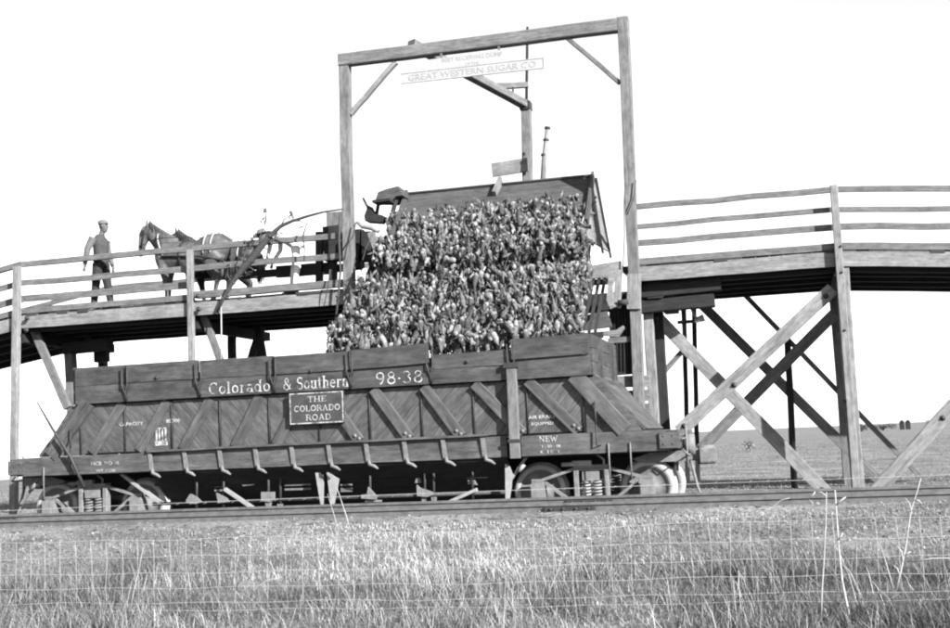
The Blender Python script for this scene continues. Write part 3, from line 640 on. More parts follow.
# lettering on the car
YLET = -HY-.05
def bd_y(k): return -HY+.01-.025-ln[k]*.22
serif('Colorado', -1.95, 2.215, .2, 1.13, -HY-.028, 'lettering', LETTER, C)
serif('& Southern', -.6, 2.215, .2, 1.16, -HY-.034, 'lettering', LETTER, C)
serif('98.38', 1.0, 2.215, .2, .83, -HY-.045, 'lettering', LETTER, C)
m = MB(); m.box(-.49, .46, -HY-.05, -HY-.015, 1.64, 2.16, cham=.01); sgn = m.build('road_sign', BOARDBLACK, C)
sgn['label'] = 'dark name board reading THE COLORADO ROAD'
m = MB(); yy = -HY-.052
for a, b_, c_, d_ in ((-.48, .45, 2.135, 2.15), (-.48, .45, 1.65, 1.665), (-.48, -.465, 1.667, 2.133), (.435, .45, 1.667, 2.133)): m.box(a, b_, yy-.002, yy, c_, d_)
m.build('border', LETTER, sgn)
LETTER2 = rough_mat('white_letter_paint', .3, .85, 16, .8, .0, a=.33, b_=.5)
serif('THE', -.17, 2.0, .09, .34, yy, 'lettering', LETTER2, sgn); serif('COLORADO', -.41, 1.85, .095, .81, yy, 'lettering', LETTER2, sgn); serif('ROAD', -.21, 1.7, .095, .45, yy, 'lettering', LETTER2, sgn)
serif('NEW', 3.64, 1.19, .085, .3, -HY-.012, 'lettering', LETTER2, C)
yb = -HY+.058
def small(t, px_, py_, size, y, mat=LETTER2, sx=1.2): 
    a = P(px_, py_, y); return font(t, size, (a.x, y-.0005, a.z), 'lettering', mat, C, .001, sx=sx)
small('CAPACITY', 131, 425.5, .08, yb); small('80000', 173, 422.5, .085, yb)
small('AIR BRAKE', 542, 418.5, .075, yb); small('EQUIPPED', 542.5, 425, .065, yb)
small('1 - 00 - 08', 551, 447.5, .06, -HY-.012); small('K   S C   1', 550, 453, .06, -HY-.012)
small('MCB  NO 36', 105, 465, .09, -HY-.012, LETTER, 1.1); small('WT 35200', 106, 472, .07, -HY-.012, LETTER)
m = MB(); a = P(156, 447, yb); x0, z0 = a.x, a.z
for q in (0, .055, .11, .17): m.box(x0+q, x0+q+.03, yb-.003, yb-.001, z0+.1, z0+.3)
m.box(x0-.02, x0+.22, yb-.003, yb-.001, z0+.02, z0+.095); m.box(x0+.0, x0+.2, yb-.003, yb-.001, z0+.305, z0+.32); m.build('stencil_mark', LETTER, C)
# ---------------------------------------------------------------- tipped wagon, tipping platform and chute
TH = R_(45); XW0, XW1 = .36, 4.07; WW, WH = 1.5, .16
PV = Vector((0, 1.78, 5.12))
def bx(x, a, h): return Vector((x, PV.y+a*math.cos(TH)-h*math.sin(TH), PV.z+a*math.sin(TH)+h*math.cos(TH)))
WG = thing('beet_wagon', (2.2, 2.6, 4.4), 'wooden farm wagon tipped on its side pouring out beets', 'wagon')
refz = bx(0, 0, 1)-bx(0, 0, 0); refy = bx(0, 1, 0)-bx(0, 0, 0)
for k in range(7):
    a = WW*(k+.5)/7; m = MB(); m.beam(bx(XW0, a, 0), bx(XW1, a, 0), WW/7-.004, .04, refz, 4, .002); m.build('floor_board', W['wagon'], WG)
m = MB(); m.beam(bx(XW0, WW+.02, .02), bx(XW1, WW+.02, .02), .04, .1, refz, 5, .004); m.build('edge_rail', W['wagon'], WG)
for xe, e in ((XW0-.02, -1), (XW1+.02, 1)):
    m = MB(); m.beam(bx(xe, -.05, .05), bx(xe, WW+.03, .05), .05, .17, refz); m.build('end_rail', W['wagon'], WG)
    A_, B2, C2, D2 = bx(xe, WW, -.04), bx(xe-.1*e, .0, -.04), Vector((xe-.05*e, 1.95, 4.84)), Vector((xe+.2*e, 2.86, 4.72))
    for k in range(4):
        u0, u1 = k/4+.004, (k+1)/4-.004
        m = MB(); m.prism([A_.lerp(B2, u0), A_.lerp(B2, u1), D2.lerp(C2, u1), D2.lerp(C2, u0)], (e*.035, 0, 0)); m.build('end_board', W['wagon_light'], WG)
    for u0, wd_, mt_ in ((.03, .07, 'dark_shade'), (.45, .05, 'wagon_light')):
        m = MB(); q0, q1 = A_.lerp(B2, u0), D2.lerp(C2, u0*.9); m.beam(q0+Vector((e*.055, 0, .05)), q1+Vector((e*.055, 0, -.12)), wd_, .04, (1, 0, 0)); m.build('end_cleat', W[mt_], WG)
m = MB(); m.beam(bx(2.19, WW-.34, .06), bx(2.26, WW+.1, .1), .07, .16, refz); m.build('divider_stake', W['wagon_light'], WG)
m = MB(); m.beam(bx(XW0+.1, .35, -.12), bx(XW1-.1, .35, -.12), .14, .16, refz); m.beam(bx(XW0+.1, .95, -.12), bx(XW1-.1, .95, -.12), .14, .16, refz); m.build('sill', W['dark_shade'], WG)
for xw in (.95, 3.35):
    m = MB(); m.beam(bx(xw, .1, -.5), bx(xw, WW-.3, -.5), .12, .14, refz); m.build('axle', W['dark_shade'], WG)
    for a in (.12, WW-.32):
        m = MB(); c_ = bx(xw, a, -.52); ax = refy
        m.lathe(c_, ax, [(-.03, .36), (-.03, .42), (.03, .42), (.03, .36), (-.03, .36)], 20, smooth=False); m.lathe(c_, ax, [(-.08, 0), (-.08, .07), (.08, .07), (.08, 0)], 10)
        for q in range(10):
            t = q*math.pi/5; dd = Vector((1, 0, 0))*math.cos(t)+refz*math.sin(t); m.beam(c_, c_+dd*.38, .035, .03, ax)
        m.build('wheel', W['dark_shade'], WG)
# seat box and front gear at the wagon's left end
def oct_box(p, q, h, d, name, mat, parent, ref=(0, 0, 1)):
    m = MB(); m.beam(p, q, d, h, ref, 2, .004); return m.build(name, mat, parent)
m = MB(); a0 = [P(x, y, 2.3) for x, y in ((376, 198), (378, 192), (386, 189), (398, 186), (402, 195), (396, 196), (391, 201), (375, 200.5))]; m.prism(a0, (0, .5, 0)); m.build('seat_box', W['wagon'], WG)
m = MB(); m.beam(P(398, 193, 2.45), P(389, 226, 2.3), .07, .07); m.beam(P(379, 200, 2.5), P(376, 218, 2.4), .05, .05); m.build('seat_bracket', W['dark_shade'], WG)
oct_box(P(375, 203, 2.25), P(392, 201, 2.25), .05, .35, 'seat_board', W['dark_shade'], WG)
m = MB(); m.prism([P(x, y, 2.2) for x, y in ((364, 216), (368, 205), (372, 213), (382, 215), (380, 222), (365, 221))], (0, .3, 0)); m.build('foot_rest', W['dark_shade'], WG)
m = MB(); m.beam(P(363, 198, 2.3), P(371, 214, 2.3), .04, .04); m.build('brake_lever', W['dark_shade'], WG)
m = MB(); m.beam(P(371, 232, 1.95), P(382, 263, 1.95), .14, .05, (0, 1, 0)); m.build('end_cleat', W['wagon_light'], WG)
m = MB(); m.tube([P(357, 222, 1.95), P(362, 226, 1.95), P(372, 227.5, 1.95), P(379, 231, 1.95)], [.03, .05, .06, .05], 8); m.build('canvas_roll', PALEIRON, WG)
for x0, y0_, x1, y1_, wd in ((357, 230, 357, 268, .25), (367, 232, 366, 262, .22), (377, 260, 372, 285, .25)):
    m = MB(); m.beam(P(x0, y0_, 2.4), P(x1, y1_, 2.4), wd, .2, (0, 1, 0)); m.build('front_bolster', W['dark_shade'], WG)
# tongue and evener lead left from the wagon towards the team
m = MB(); m.beam(P(242, 276, 3.0), P(362, 266, 3.0), .13, .15, (0, 0, 1), 4, .01); m.build('tongue', W['dark_shade'], WG)
m = MB(); m.beam(P(277, 272, 2.8), P(330, 268, 2.8), .1, .24, (0, 0, 1), 3, .01); m.build('evener', W['dark_shade'], WG)
# tipping platform
TPF = thing('tipping_platform', (2.1, 3, 3.9), 'dark tilting platform of heavy timbers beneath the tipped wagon', 'platform')
for xb in (.5, 1.4, 2.2, 3.1, 3.9):
    m = MB(); m.beam(bx(xb, -.1, -.82), bx(xb, 1.3, -.82), .16, .2, refz); m.build('cross_timber', W['dark_shade'], TPF)
for k in range(5):
    a = .05+.25*k; m = MB(); m.beam(bx(.4, a, -.7), bx(4.0, a, -.7), .24, .05, refz, 4, .004); m.build('platform_plank', W['deck'], TPF)
a, b_ = P(327, 213, 2.7), P(340.5, 236, 2.7)
m = MB(); m.box(a.x, b_.x+.05, 2.66, 2.76, b_.z, a.z, wob=.004, seg=2); m.build('upright_panel', W['grey'], TPF)
for px_ in (319.5, 333.5):
    m = MB(); m.beam(P(px_, 232, 2.72), P(px_, 287, 2.72), .13, .12, (0, 1, 0)); m.build('upright', W['dark_shade'], TPF)
m = MB(); m.beam(P(326, 245, 2.74), P(343, 243, 2.74), .3, .7, (0, 0, 1)); m.build('upright_panel', W['dark_shade'], TPF)
# slatted chute carrying the beets down into the car
CH = thing('slatted_chute', (2.1, 1.2, 3.5), 'sloping slatted chute carrying beets down into the hopper car', 'chute')
ct, cb = Vector((0, 1.72, 4.12)), Vector((0, .15, 2.98))
for k in range(46):
    x = -.35+k*.105
    m = MB(); m.beam((x, ct.y, ct.z), (x, cb.y, cb.z), .05, .035, (0, 1, 0)); m.build('slat', IRON, CH)
for z_, t in ((0, .02), (0, .5), (0, .97)):
    q = ct.lerp(cb, t); m = MB(); m.box(-.45, 4.5, q.y-.05, q.y+.05, q.z-.14, q.z-.04); m.build('cross_bar', W['dark_shade'], CH)
# chute cheek, lip and rollers at the right
m = MB(); m.prism([P(x, y, .9) for x, y in ((585, 315), (607, 311), (612.5, 327), (583, 331))], (0, .05, 0)); m.build('cheek_board', W['wagon'], CH)
m = MB(); m.prism([P(x, y, .7) for x, y in ((594, 332), (616, 330), (623, 325.5), (624, 328), (618, 337), (602, 335.5))], (0, .12, 0)); m.build('lip', W['wagon_light'], CH)
m = MB(); m.prism([P(x, y, 1.1) for x, y in ((609, 270), (616, 271), (612, 285), (613, 303), (617, 306), (610, 309), (606.5, 300))], (0, .14, 0)); m.build('side_frame', W['pale'], CH)
m = MB(); m.beam(P(619, 270, 1.3), P(617, 308, 1.3), .12, .1, (0, 1, 0)); m.build('side_frame', W['pale'], CH)
m = MB(); a = P(618, 303, 1.2); m.tube([a, a+Vector((.18, 0, .01))], .05, 12); m.build('roller', W['tie'], CH)
m = MB(); m.beam(P(588, 272.5, 1.9), P(622, 267, 1.9), .1, .22, (0, 0, 1)); m.build('head_board', W['pale'], CH)
m = MB(); m.beam(P(592, 277, 1.6), P(610, 276, 1.6), .1, .06, (0, 0, 1)); m.build('head_board', W['wagon_light'], CH)
for k in range(6):
    px_ = 611+k*3.6; m = MB(); m.beam(P(px_, 309, 2.1), P(px_+1.2, 372, 2.1), .03, .05, (0, 1, 0)); m.build('rear_slat', W['dark_shade'], CH)
m = MB(); m.beam(P(608, 341, 1.95), P(634, 339, 1.95), .06, .1, (0, 0, 1)); m.build('cross_bar', W['grey'], CH)
# ---------------------------------------------------------------- sugar beets
BEET, n, b = nodes('sugar_beet_skin')
tc = n.nodes.new('ShaderNodeTexCoord'); oi = n.nodes.new('ShaderNodeObjectInfo'); av = n.nodes.new('ShaderNodeAttribute'); av.attribute_name = 'tone'
g = noise(n, tc.outputs['Object'], 20, 6, .75)
addm = n.nodes.new('ShaderNodeMath'); addm.operation = 'MULTIPLY'; n.links.new(av.outputs['Fac'], addm.inputs[0]); addm.inputs[1].default_value = 1
n.links.new(mul(n, grey(n, g, .3, 1.05, .36, .62, 1), grey(n, addm.outputs[0], .045, .29, 0, 1, 1)), b.inputs['Base Color']); b.inputs['Roughness'].default_value = .95; b.inputs['Specular IOR Level'].default_value = .1
bl = n.nodes.new('ShaderNodeBump'); bl.inputs['Strength'].default_value = .7; bl.inputs['Distance'].default_value = .02; n.links.new(g, bl.inputs['Height']); n.links.new(bl.outputs[0], b.inputs['Normal'])
def beet_mesh(seed, tone):
    r = np.random.default_rng(seed); n_ = 7
    prof = [(0, .32, 1.0), (.02, .6, .95), (.12, .92, .5), (.3, .88, .36), (.52, .6, .33), (.76, .28, .28), (1.0, .05, .2)]
    V = [(0, 0, .02)]; tn = [1.0]
    for h, q, t in prof:
        for i in range(n_):
            a = 2*math.pi*i/n_; k = q*(1+.12*r.standard_normal()); V.append((k*math.cos(a)*.05+.02*h*r.standard_normal(), k*math.sin(a)*.05, -h*.27)); tn.append(t*tone*(1 if t < .8 else 1/tone*(.75+.25*tone)))
    F = [(0, 1+i, 1+(i+1) % n_) for i in range(n_)]
    for k in range(len(prof)-1):
        for i in range(n_):
            a, b_, c_, d_ = 1+k*n_+i, 1+k*n_+(i+1) % n_, 1+(k+1)*n_+(i+1) % n_, 1+(k+1)*n_+i; F += [(a, d_, c_), (a, c_, b_)]
    V = np.array(V); V[:, 2] += .1
    return V, np.array(F), np.array(tn)
BM = [beet_mesh(10+i, t) for i, t in enumerate((.8, .55, 1.2, .35, .8, 1.9, .2, .45))]
# where they are: sheet from wagon lip falling, then the spread over the chute
def sheet(N):
    out_ = []
    while len(out_) < N:
        if random.random() < .5:          # falling from the wagon floor
            t = random.random(); x = random.uniform(.12, 4.06)
            z = 5.72-1.95*t; yf = 2.36-1.3*min(1, t*1.75)+.12*math.sin(x*1.9)*t
            y = yf+abs(random.gauss(0, .22)) - (random.random()*.2 if random.random() < .2 else 0)
            y += .38*math.exp(-((t-.66)/.1)**2)*(1 if math.sin(x*2.3+.6) > -.55 else .2)
            if t > .3 and (math.sin(x*4.1+t*5)+math.sin(x*1.7-t*9)) > 1.2 and random.random() < .75: y += .35
        else:                              # tumbling down the chute
            t = random.random()
            x = random.uniform(-.24+.1*math.sin(t*7), 4.12+.05*math.sin(t*11)); q = 1-t*1.3; h = .05+abs(random.gauss(0, .17)); y = .15+1.57*q-.59*h; z = 2.98+1.14*q+.81*h
        out_.append((x, y, z))
    return out_
pos = sheet(5200)
pos.sort(key=lambda p: p[1]+(.0 if p[2] > 4.1 else .55*(p[2]-2.8)))
front = sorted(pos, key=lambda p: p[1]-np.interp(p[2], [2.75, 4.0, 4.3, 5.8], [-.0, 1.2, 1.0, 1.95]))
vis = front[:]
def brot(): return Matrix.Rotation(random.uniform(0, 6.28), 3, 'Z') @ Matrix.Rotation(random.choice((0, 0, math.pi))+random.gauss(0, .65), 3, 'X') @ Matrix.Rotation(random.uniform(0, 6.28), 3, 'Z')
bms = []
for V, F, tn in BM:
    o = mesh_np('sugar_beet', V, F, BEET, tn, True); bms.append(o)
for k, p in enumerate(vis[:300]):
    o = bms[k] if k < len(bms) else bms[k % len(bms)].copy()
    if k >= len(bms): COL.objects.link(o)
    o.location = p; o.rotation_euler = brot().to_euler(); s_ = random.uniform(.5, 1.3); o.scale = (s_, s_, s_*random.uniform(.85, 1.2))
    tag(o, 'pale sugar beet falling in the crowded stream from the tipped wagon', 'sugar beet', 'sugar beets pouring from the wagon')
AV, AF, AT = [], [], []; off = 0
for p in vis[300:]:
    V, F, tn = random.choice(BM); Rm = np.array(brot()); s_ = random.uniform(.55, 1.2)
    AV.append((V*np.array([s_, s_, s_*random.uniform(.85, 1.2)]))@Rm.T+np.array(p)); AF.append(F+off); AT.append(tn); off += len(V)
    if random.random() < .5:               # torn tops and root tails flying along
        for q in range(3):
            c_ = np.array(p)+np.array([random.gauss(0, .06), random.gauss(-.04, .06), random.gauss(0, .08)]); L_ = random.uniform(.03, .1)
            d1 = np.array(Vector((random.gauss(0, .5), random.gauss(0, .5), random.gauss(0, 1))).normalized())*L_; d2 = np.array(Vector((random.gauss(0, 1), random.gauss(0, .5), random.gauss(0, .4))).normalized())*L_*.3
            AV.append(np.array([c_-d1, c_+d2, c_+d1, c_-d2+d1*.2])); AF.append(np.array([(0, 1, 2), (0, 2, 3)])+off); AT.append(np.full(4, random.choice((.15, .3, .5, .9, 1.3)))); off += 4
# a few already lying in the car
for k in range(900):
    p = (random.uniform(-.6, 4.3), random.uniform(-1.15, 1.15), 2.34+random.uniform(-.1, .1)-.1*random.random()); V, F, tn = random.choice(BM); Rm = np.array(brot())
    AV.append(V@Rm.T+np.array(p)); AF.append(F+off); AT.append(tn); off += len(V)
o = mesh_np('falling_beets', np.concatenate(AV), np.concatenate(AF), BEET, np.concatenate(AT), True); tag(o, 'dense mass of sugar beets behind the front of the stream', None, None, 'stuff')
m = MB(); m.box(-4.4, 4.4, -1.2, 1.2, 2.2, 2.3); m.build('load_floor', W['dark_shade'], C)
# ---------------------------------------------------------------- people and horses
def loft(m, rings, n=10):
    """rings: (centre, radius sideways, radius up, axis direction)"""
    vs = []; fs = []
    for i, (c_, ra, rb) in enumerate(rings):
        c_ = Vector(c_); d = (Vector(rings[min(i+1, len(rings)-1)][0])-Vector(rings[max(i-1, 0)][0])).normalized()
        a = Vector((0, 1, 0)); a = (a-d*a.dot(d)).normalized(); b_ = d.cross(a).normalized()
        for k in range(n):
            t = 2*math.pi*k/n; vs.append(c_+a*math.cos(t)*ra+b_*math.sin(t)*rb)
    for i in range(len(rings)-1):
        for k in range(n):
            j = (k+1) % n; fs.append((i*n+k, i*n+j, (i+1)*n+j, (i+1)*n+k))
    fs.append(tuple(range(n-1, -1, -1))); q = (len(rings)-1)*n; fs.append(tuple(q+k for k in range(n)))
    m.add(vs, fs, None, 0, True)
def fuse(m, name, parent, voxel, mats, pick, smooth=6):
    """one continuous skin over the overlapping lofts"""
    o = m.build(name, mats[0], parent); md = o.modifiers.new('r', 'REMESH'); md.mode = 'VOXEL'; md.voxel_size = voxel; md.use_smooth_shade = True
    sm_ = o.modifiers.new('s', 'SMOOTH'); sm_.iterations = smooth; sm_.factor = .5
    bpy.context.view_layer.update(); dg = bpy.context.evaluated_depsgraph_get()
    me = bpy.data.meshes.new_from_object(o.evaluated_get(dg)); o.modifiers.clear(); o.data = me
    me.materials.clear()
    for q in mats: me.materials.append(q)
    for p in me.polygons: p.material_index = pick(p.center); p.use_smooth = True
    return o
SKIN = rough_mat('skin', .11, .17, 8, .7, 0); SHIRT = rough_mat('pale_shirt_cloth', .15, .24, 14, .9, .3); VEST = rough_mat('dark_vest_cloth', .06, .1, 14, .9, .3)
TROUS = rough_mat('dark_trousers_cloth', .03, .055, 14, .9, .3); BOOT = rough_mat('boot_leather', .02, .04, 20, .6); HAIR = rough_mat('grey_cap_cloth', .18, .26, 30, .9, .3)
LIGHTC = rough_mat('light_overall_cloth', 1.2, 1.5, 12, .9, .4)
def limb(m, pts, rads, n=9): loft(m, [(p, r, r) for p, r in zip(pts, rads)], n)
def hand(m, w_, d, side):
    """palm, four fingers and a thumb; w_ wrist, d direction of the hand, side = thumb direction"""
    w_ = Vector(w_); d = Vector(d).normalized(); s_ = Vector(side).normalized(); nrm = d.cross(s_)
    loft(m, [(w_, .026, .026), (w_+d*.04, .036, .02), (w_+d*.09, .038, .018), (w_+d*.1, .03, .014)], 8)
    for k, L_ in enumerate((.068, .08, .075, .058)):
        b0 = w_+d*.085+s_*(.03-.02*k); q1 = b0+d*L_*.5+nrm*.006; q2 = b0+d*L_*.9+nrm*.026; limb(m, [b0, q1, q2], [.0105, .0095, .008], 6)
    b0 = w_+d*.03+s_*.028; limb(m, [b0, b0+d*.03+s_*.03, b0+d*.062+s_*.036], [.013, .011, .009], 6)
def head(m, c_, fwd, r=.1):
    c_ = Vector(c_); f = Vector(fwd).normalized(); sd_ = Vector((0, 0, 1)).cross(f)
    loft(m, [(c_+Vector((0, 0, -.13))+f*.03, .045, .05), (c_+Vector((0, 0, -.09))+f*.025, .06, .075), (c_+Vector((0, 0, -.03))+f*.01, .072, .095), (c_+Vector((0, 0, .04)), .077, .1), (c_+Vector((0, 0, .09))-f*.01, .06, .08), (c_+Vector((0, 0, .12))-f*.01, .02, .03)], 12)
    loft(m, [(c_+f*.09+Vector((0, 0, .015)), .01, .012), (c_+f*.115+Vector((0, 0, -.02)), .015, .016), (c_+f*.09+Vector((0, 0, -.035)), .012, .012)], 6)
    for q in (-1, 1): loft(m, [(c_+sd_*q*.075+Vector((0, 0, -.03)), .012, .018), (c_+sd_*q*.083, .012, .022), (c_+sd_*q*.078+Vector((0, 0, .025)), .01, .014)], 6)
# standing man on the left of the team, seen in profile, looking right
MY = 2.36; mx = at(101, 250, MY).x; MZ = ZD+.02
MAN = thing('person', (mx, MY, MZ), 'man in pale shirt, dark vest and cap standing on the deck before the horse', 'person')
o_ = Vector((mx, MY, MZ)); m = MB(); v = lambda x, y, z: o_+Vector((x*1.17, y*1.17, z*1.05))
for q, dx in ((-1, -.09), (1, .13)):
    limb(m, [v(.0, q*.09, .9), v(dx*.5, q*.1, .5), v(dx, q*.1, .1), v(dx, q*.1, .03)], [.125, .088, .072, .06]); loft(m, [(v(dx-.07, q*.1, .045), .04, .04), (v(dx+.05, q*.1, .045), .047, .045), (v(dx+.18, q*.1, .03), .035, .028)], 8)
loft(m, [(v(0, 0, .84), .17, .14), (v(0, 0, .95), .19, .15), (v(.0, 0, 1.1), .18, .145), (v(.0, 0, 1.28), .2, .15), (v(-.01, 0, 1.41), .2, .12), (v(0, 0, 1.48), .12, .08), (v(.02, 0, 1.5), .06, .06), (v(.03, 0, 1.58), .055, .055)], 14)
limb(m, [v(-.03, -.2, 1.41), v(-.12, -.24, 1.18), v(-.13, -.24, 1.12), v(-.19, -.22, .88)], [.085, .07, .066, .045]); hand(m, v(-.19, -.22, .88), (-.1, 0, -1), (1, 0, 0))
limb(m, [v(-.01, .2, 1.41), v(.0, .25, 1.15), v(.03, .25, 1.1), v(.1, .22, .88)], [.08, .066, .06, .042]); hand(m, v(.1, .22, .88), (.1, 0, -1), (1, 0, 0))
head(m, v(.05, 0, 1.665), (1, .15, -.1), .1)
def pick_man(c_):
    x, y, z = c_; x /= 1.17; y /= 1.17; z /= 1.05
    if z > 1.5: return 0
    if z < .09: return 4
    if z < .93 and abs(y) < .2 and not (x < -.1 and z > .7): return 3
    if abs(y) > .185 or x < -.135: return 1 if z > .89 else 0
    return 2
fuse(m, 'body', MAN, .009, [SKIN, SHIRT, VEST, TROUS, BOOT], pick_man, 4)
m = MB(); hc = v(.045, 0, 1.715); m.lathe(hc, (-.05, 0, 1), [(-.01, .1), (.03, .108), (.06, .095), (.085, .05), (.09, 0)], 14); m.prism([hc+Vector(q) for q in ((.08, -.07, 0), (.16, -.05, -.02), (.16, .05, -.02), (.08, .07, 0))], (0, 0, .012)); m.build('cap', HAIR, MAN)
# stooping person by the wagon tongue
px0 = at(295, 260, 2.42); SP = thing('person', (px0.x, 2.42, ZD+.03), 'person in light overalls stooping over the wagon tongue', 'person')
o_ = Vector((px0.x, 2.42, ZD+.03)); m = MB()
for q, dx in ((-1, .02), (1, -.12)):
    limb(m, [v(.05, q*.09, .9), v(dx+.06, q*.1, .5), v(dx, q*.1, .1), v(dx, q*.1, .03)], [.1, .07, .05, .05]); loft(m, [(v(dx+.07, q*.1, .045), .04, .04), (v(dx-.05, q*.1, .045), .047, .045), (v(dx-.18, q*.1, .03), .035, .028)], 8)
loft(m, [(v(.1, 0, .86), .15, .12), (v(.03, 0, .97), .17, .14), (v(-.12, 0, 1.08), .17, .13), (v(-.27, 0, 1.16), .19, .13), (v(-.37, 0, 1.18), .19, .11), (v(-.43, 0, 1.17), .09, .07), (v(-.5, 0, 1.16), .055, .055)], 14)
for q in (-1, 1):
    limb(m, [v(-.34, q*.19, 1.15), v(-.36, q*.22, .9), v(-.38, q*.2, .86), v(-.46, q*.12, .68)], [.06, .047, .044, .033]); hand(m, v(-.46, q*.12, .68), (-.4, 0, -1), (-1, 0, .3))
head(m, v(-.58, 0, 1.15), (-.8, -.1, -.6))
def pick2(c_):
    x, y, z = c_
    if z < .14: return 1
    if x < -.49 or (x < -.42 and z < .72): return 0
    return 2
fuse(m, 'body', SP, .01, [SKIN, BOOT, LIGHTC], pick2, 4)
m = MB(); hc = v(-.6, 0, 1.21); m.lathe(hc, (-.25, 0, 1), [(-.012, .19), (.0, .19), (.01, .11), (.06, .1), (.1, .07), (.105, 0)], 16); m.build('hat', HAIR, SP)
# horses, heads to the left
HB = rough_mat('bay_coat_sun_patches', .05, .24, 3.2, .55, .15); HD = rough_mat('black_coat', .02, .05, 5, .5, .1); HP = rough_mat('pale_face_blaze', .3, .45, 9, .8, .1); HM = rough_mat('mane_hair', .05, .12, 40, .8, .5)  # paler noise patches put sunlit spots into the bay coat's colour
LEATH = rough_mat('harness_leather', .02, .05, 20, .5); STRAP = rough_mat('pale_harness_strap', .5, .65, 20, .7)
def horse(X, Y, label, dark, ph):
    H = thing('horse', (X, Y, ZD), label, 'horse', 'team of horses drawing the wagon')
    O = Vector((X, Y, ZD)); v = lambda x, y, z: O+Vector((x, y, z)); m = MB()
    # trunk from rump (+x) to chest (-x)
    loft(m, [(v(1.02, 0, 1.1), .1, .12), (v(.97, 0, 1.13), .22, .24), (v(.82, 0, 1.17), .29, .32), (v(.6, 0, 1.16), .3, .34), (v(.35, 0, 1.07), .29, .31), (v(.05, 0, 1.04), .31, .33), (v(-.25, 0, 1.07), .3, .34), (v(-.48, 0, 1.1), .25, .33), (v(-.62, 0, 1.1), .17, .24), (v(-.68, 0, 1.1), .08, .12)], 16)
    # neck and head
    loft(m, [(v(-.3, 0, 1.25), .17, .26), (v(-.5, 0, 1.38), .145, .25), (v(-.67, 0, 1.55), .115, .2), (v(-.81, 0, 1.68), .095, .15), (v(-.89, 0, 1.73), .08, .12)], 12)
    loft(m, [(v(-.8, 0, 1.74), .07, .09), (v(-.89, 0, 1.7), .1, .14), (v(-.95, 0, 1.58), .095, .135), (v(-.99, 0, 1.44), .075, .105), (v(-1.02, 0, 1.3), .06, .08), (v(-1.045, 0, 1.2), .06, .075), (v(-1.05, 0, 1.14), .04, .045)], 12)
    for q in (-1, 1):
        loft(m, [(v(-.85, q*.055, 1.8), .028, .035), (v(-.855, q*.06, 1.88), .026, .03), (v(-.865, q*.062, 1.97), .008, .008)], 6)
    def leg(pts, rr):
        loft(m, [(v(*p), r, r*k) for p, (r, k) in zip(pts, rr)], 9)
    for q, dx in ((-1, ph), (1, -ph)):
        y = q*.16
        leg([(-.45, y, 1.05), (-.44+dx*.3, y, .82), (-.43+dx*.6, y, .6), (-.43+dx*.8, y, .5), (-.42+dx, y, .3), (-.42+dx, y, .17), (-.45+dx, y, .1)], [(.12, 1.3), (.1, 1.25), (.062, 1.2), (.06, 1.1), (.04, 1.1), (.048, 1.1), (.05, 1.1)])
        loft(m, [(v(-.45+dx, y, .11), .05, .055), (v(-.47+dx, y, .05), .062, .075), (v(-.48+dx, y, .005), .07, .085)], 9)
        leg([(.78, y, 1.05), (.66-dx*.2, y*1.05, .83), (.74-dx*.5, y, .64), (.86-dx*.8, y, .52), (.82-dx, y, .32), (.79-dx, y, .17), (.76-dx, y, .1)], [(.15, 1.5), (.13, 1.45), (.08, 1.3), (.06, 1.3), (.044, 1.15), (.05, 1.1), (.05, 1.1)])
        loft(m, [(v(.76-dx, y, .11), .05, .055), (v(.74-dx, y, .05), .062, .075), (v(.73-dx, y, .005), .07, .085)], 9)
    def pick(c_):
        x, y, z = c_
        if z > 1.1 and x < -.8 and x < -1.03-(z-1.15)*-.23-.045+.0: return 1
        if .1 < z < .22 and x < 0 and y < 0: return 1
        if z < .09: return 2
        return 0
    fuse(m, 'body', H, .022, [HD if dark else HB, HP, LEATH], pick, 6)
    m = MB(); random.seed(5+int(dark))
    for k in range(60):
        t = k/59; c_ = v(-.82, 0, 1.86).lerp(v(-.34, 0, 1.5), t)+Vector((0, 0, .015)); y = random.uniform(-.03, .03)
        m.tube([c_+Vector((0, y, 0)), c_+Vector((.03, -.06+y, -.03)), c_+Vector((.05, -.1+y, -.16-.06*random.random()))], [.014, .012, .003], 4)
    m.build('mane', HM, H)
    m = MB()
    for k in range(26):
        a = random.gauss(0, .03); b_ = random.gauss(0, .03); m.tube([v(1.02, a*.4, 1.26), v(1.1+b_*.5, a, 1.15), v(1.12+b_, a*1.3, .85), v(1.08+b_, a*1.5, .5+.1*random.random())], [.018, .02, .016, .004], 5)
    m.build('tail', HM, H)
    # collar, harness and bridle lie on the coat
    def ring(c_, ra, rb, tilt, rad, name, mat, n_=22):
        pts = []
        for k in range(n_+1):
            t = 2*math.pi*k/n_; pts.append(v(c_[0]+rb*math.sin(t)*math.sin(tilt), ra*math.cos(t), c_[1]+rb*math.sin(t)*math.cos(tilt)))
        m = MB(); m.tube(pts, rad, 6, cap=False); return m.build(name, mat, H)
    ring((-.46, 1.22), .24, .36, -.35, .055, 'collar', LEATH); ring((-.44, 1.22), .27, .4, -.35, .02, 'hames', STRAP)
    ring((.02, 1.04), .325, .345, 0, .022, 'girth', LEATH)
    for x_, rr in ((.56, .35), (.72, .345)):
        pts = [v(x_+.03*math.sin(t), .315*math.cos(t), 1.16+(rr+.01)*math.sin(t)) for t in [R_(a) for a in range(-20, 201, 10)]]
        m = MB(); m.tube(pts, .016, 5); m.build('hip_strap', STRAP, H)
    m = MB()
    for q in (-1, 1): m.tube([v(-.4, q*.3, 1.05), v(.02, q*.34, 1.02), v(.5, q*.33, .98), v(.95, q*.25, .88), v(1.15, q*.2, .72)], .02, 5)
    m.build('trace', LEATH, H)
    m = MB()
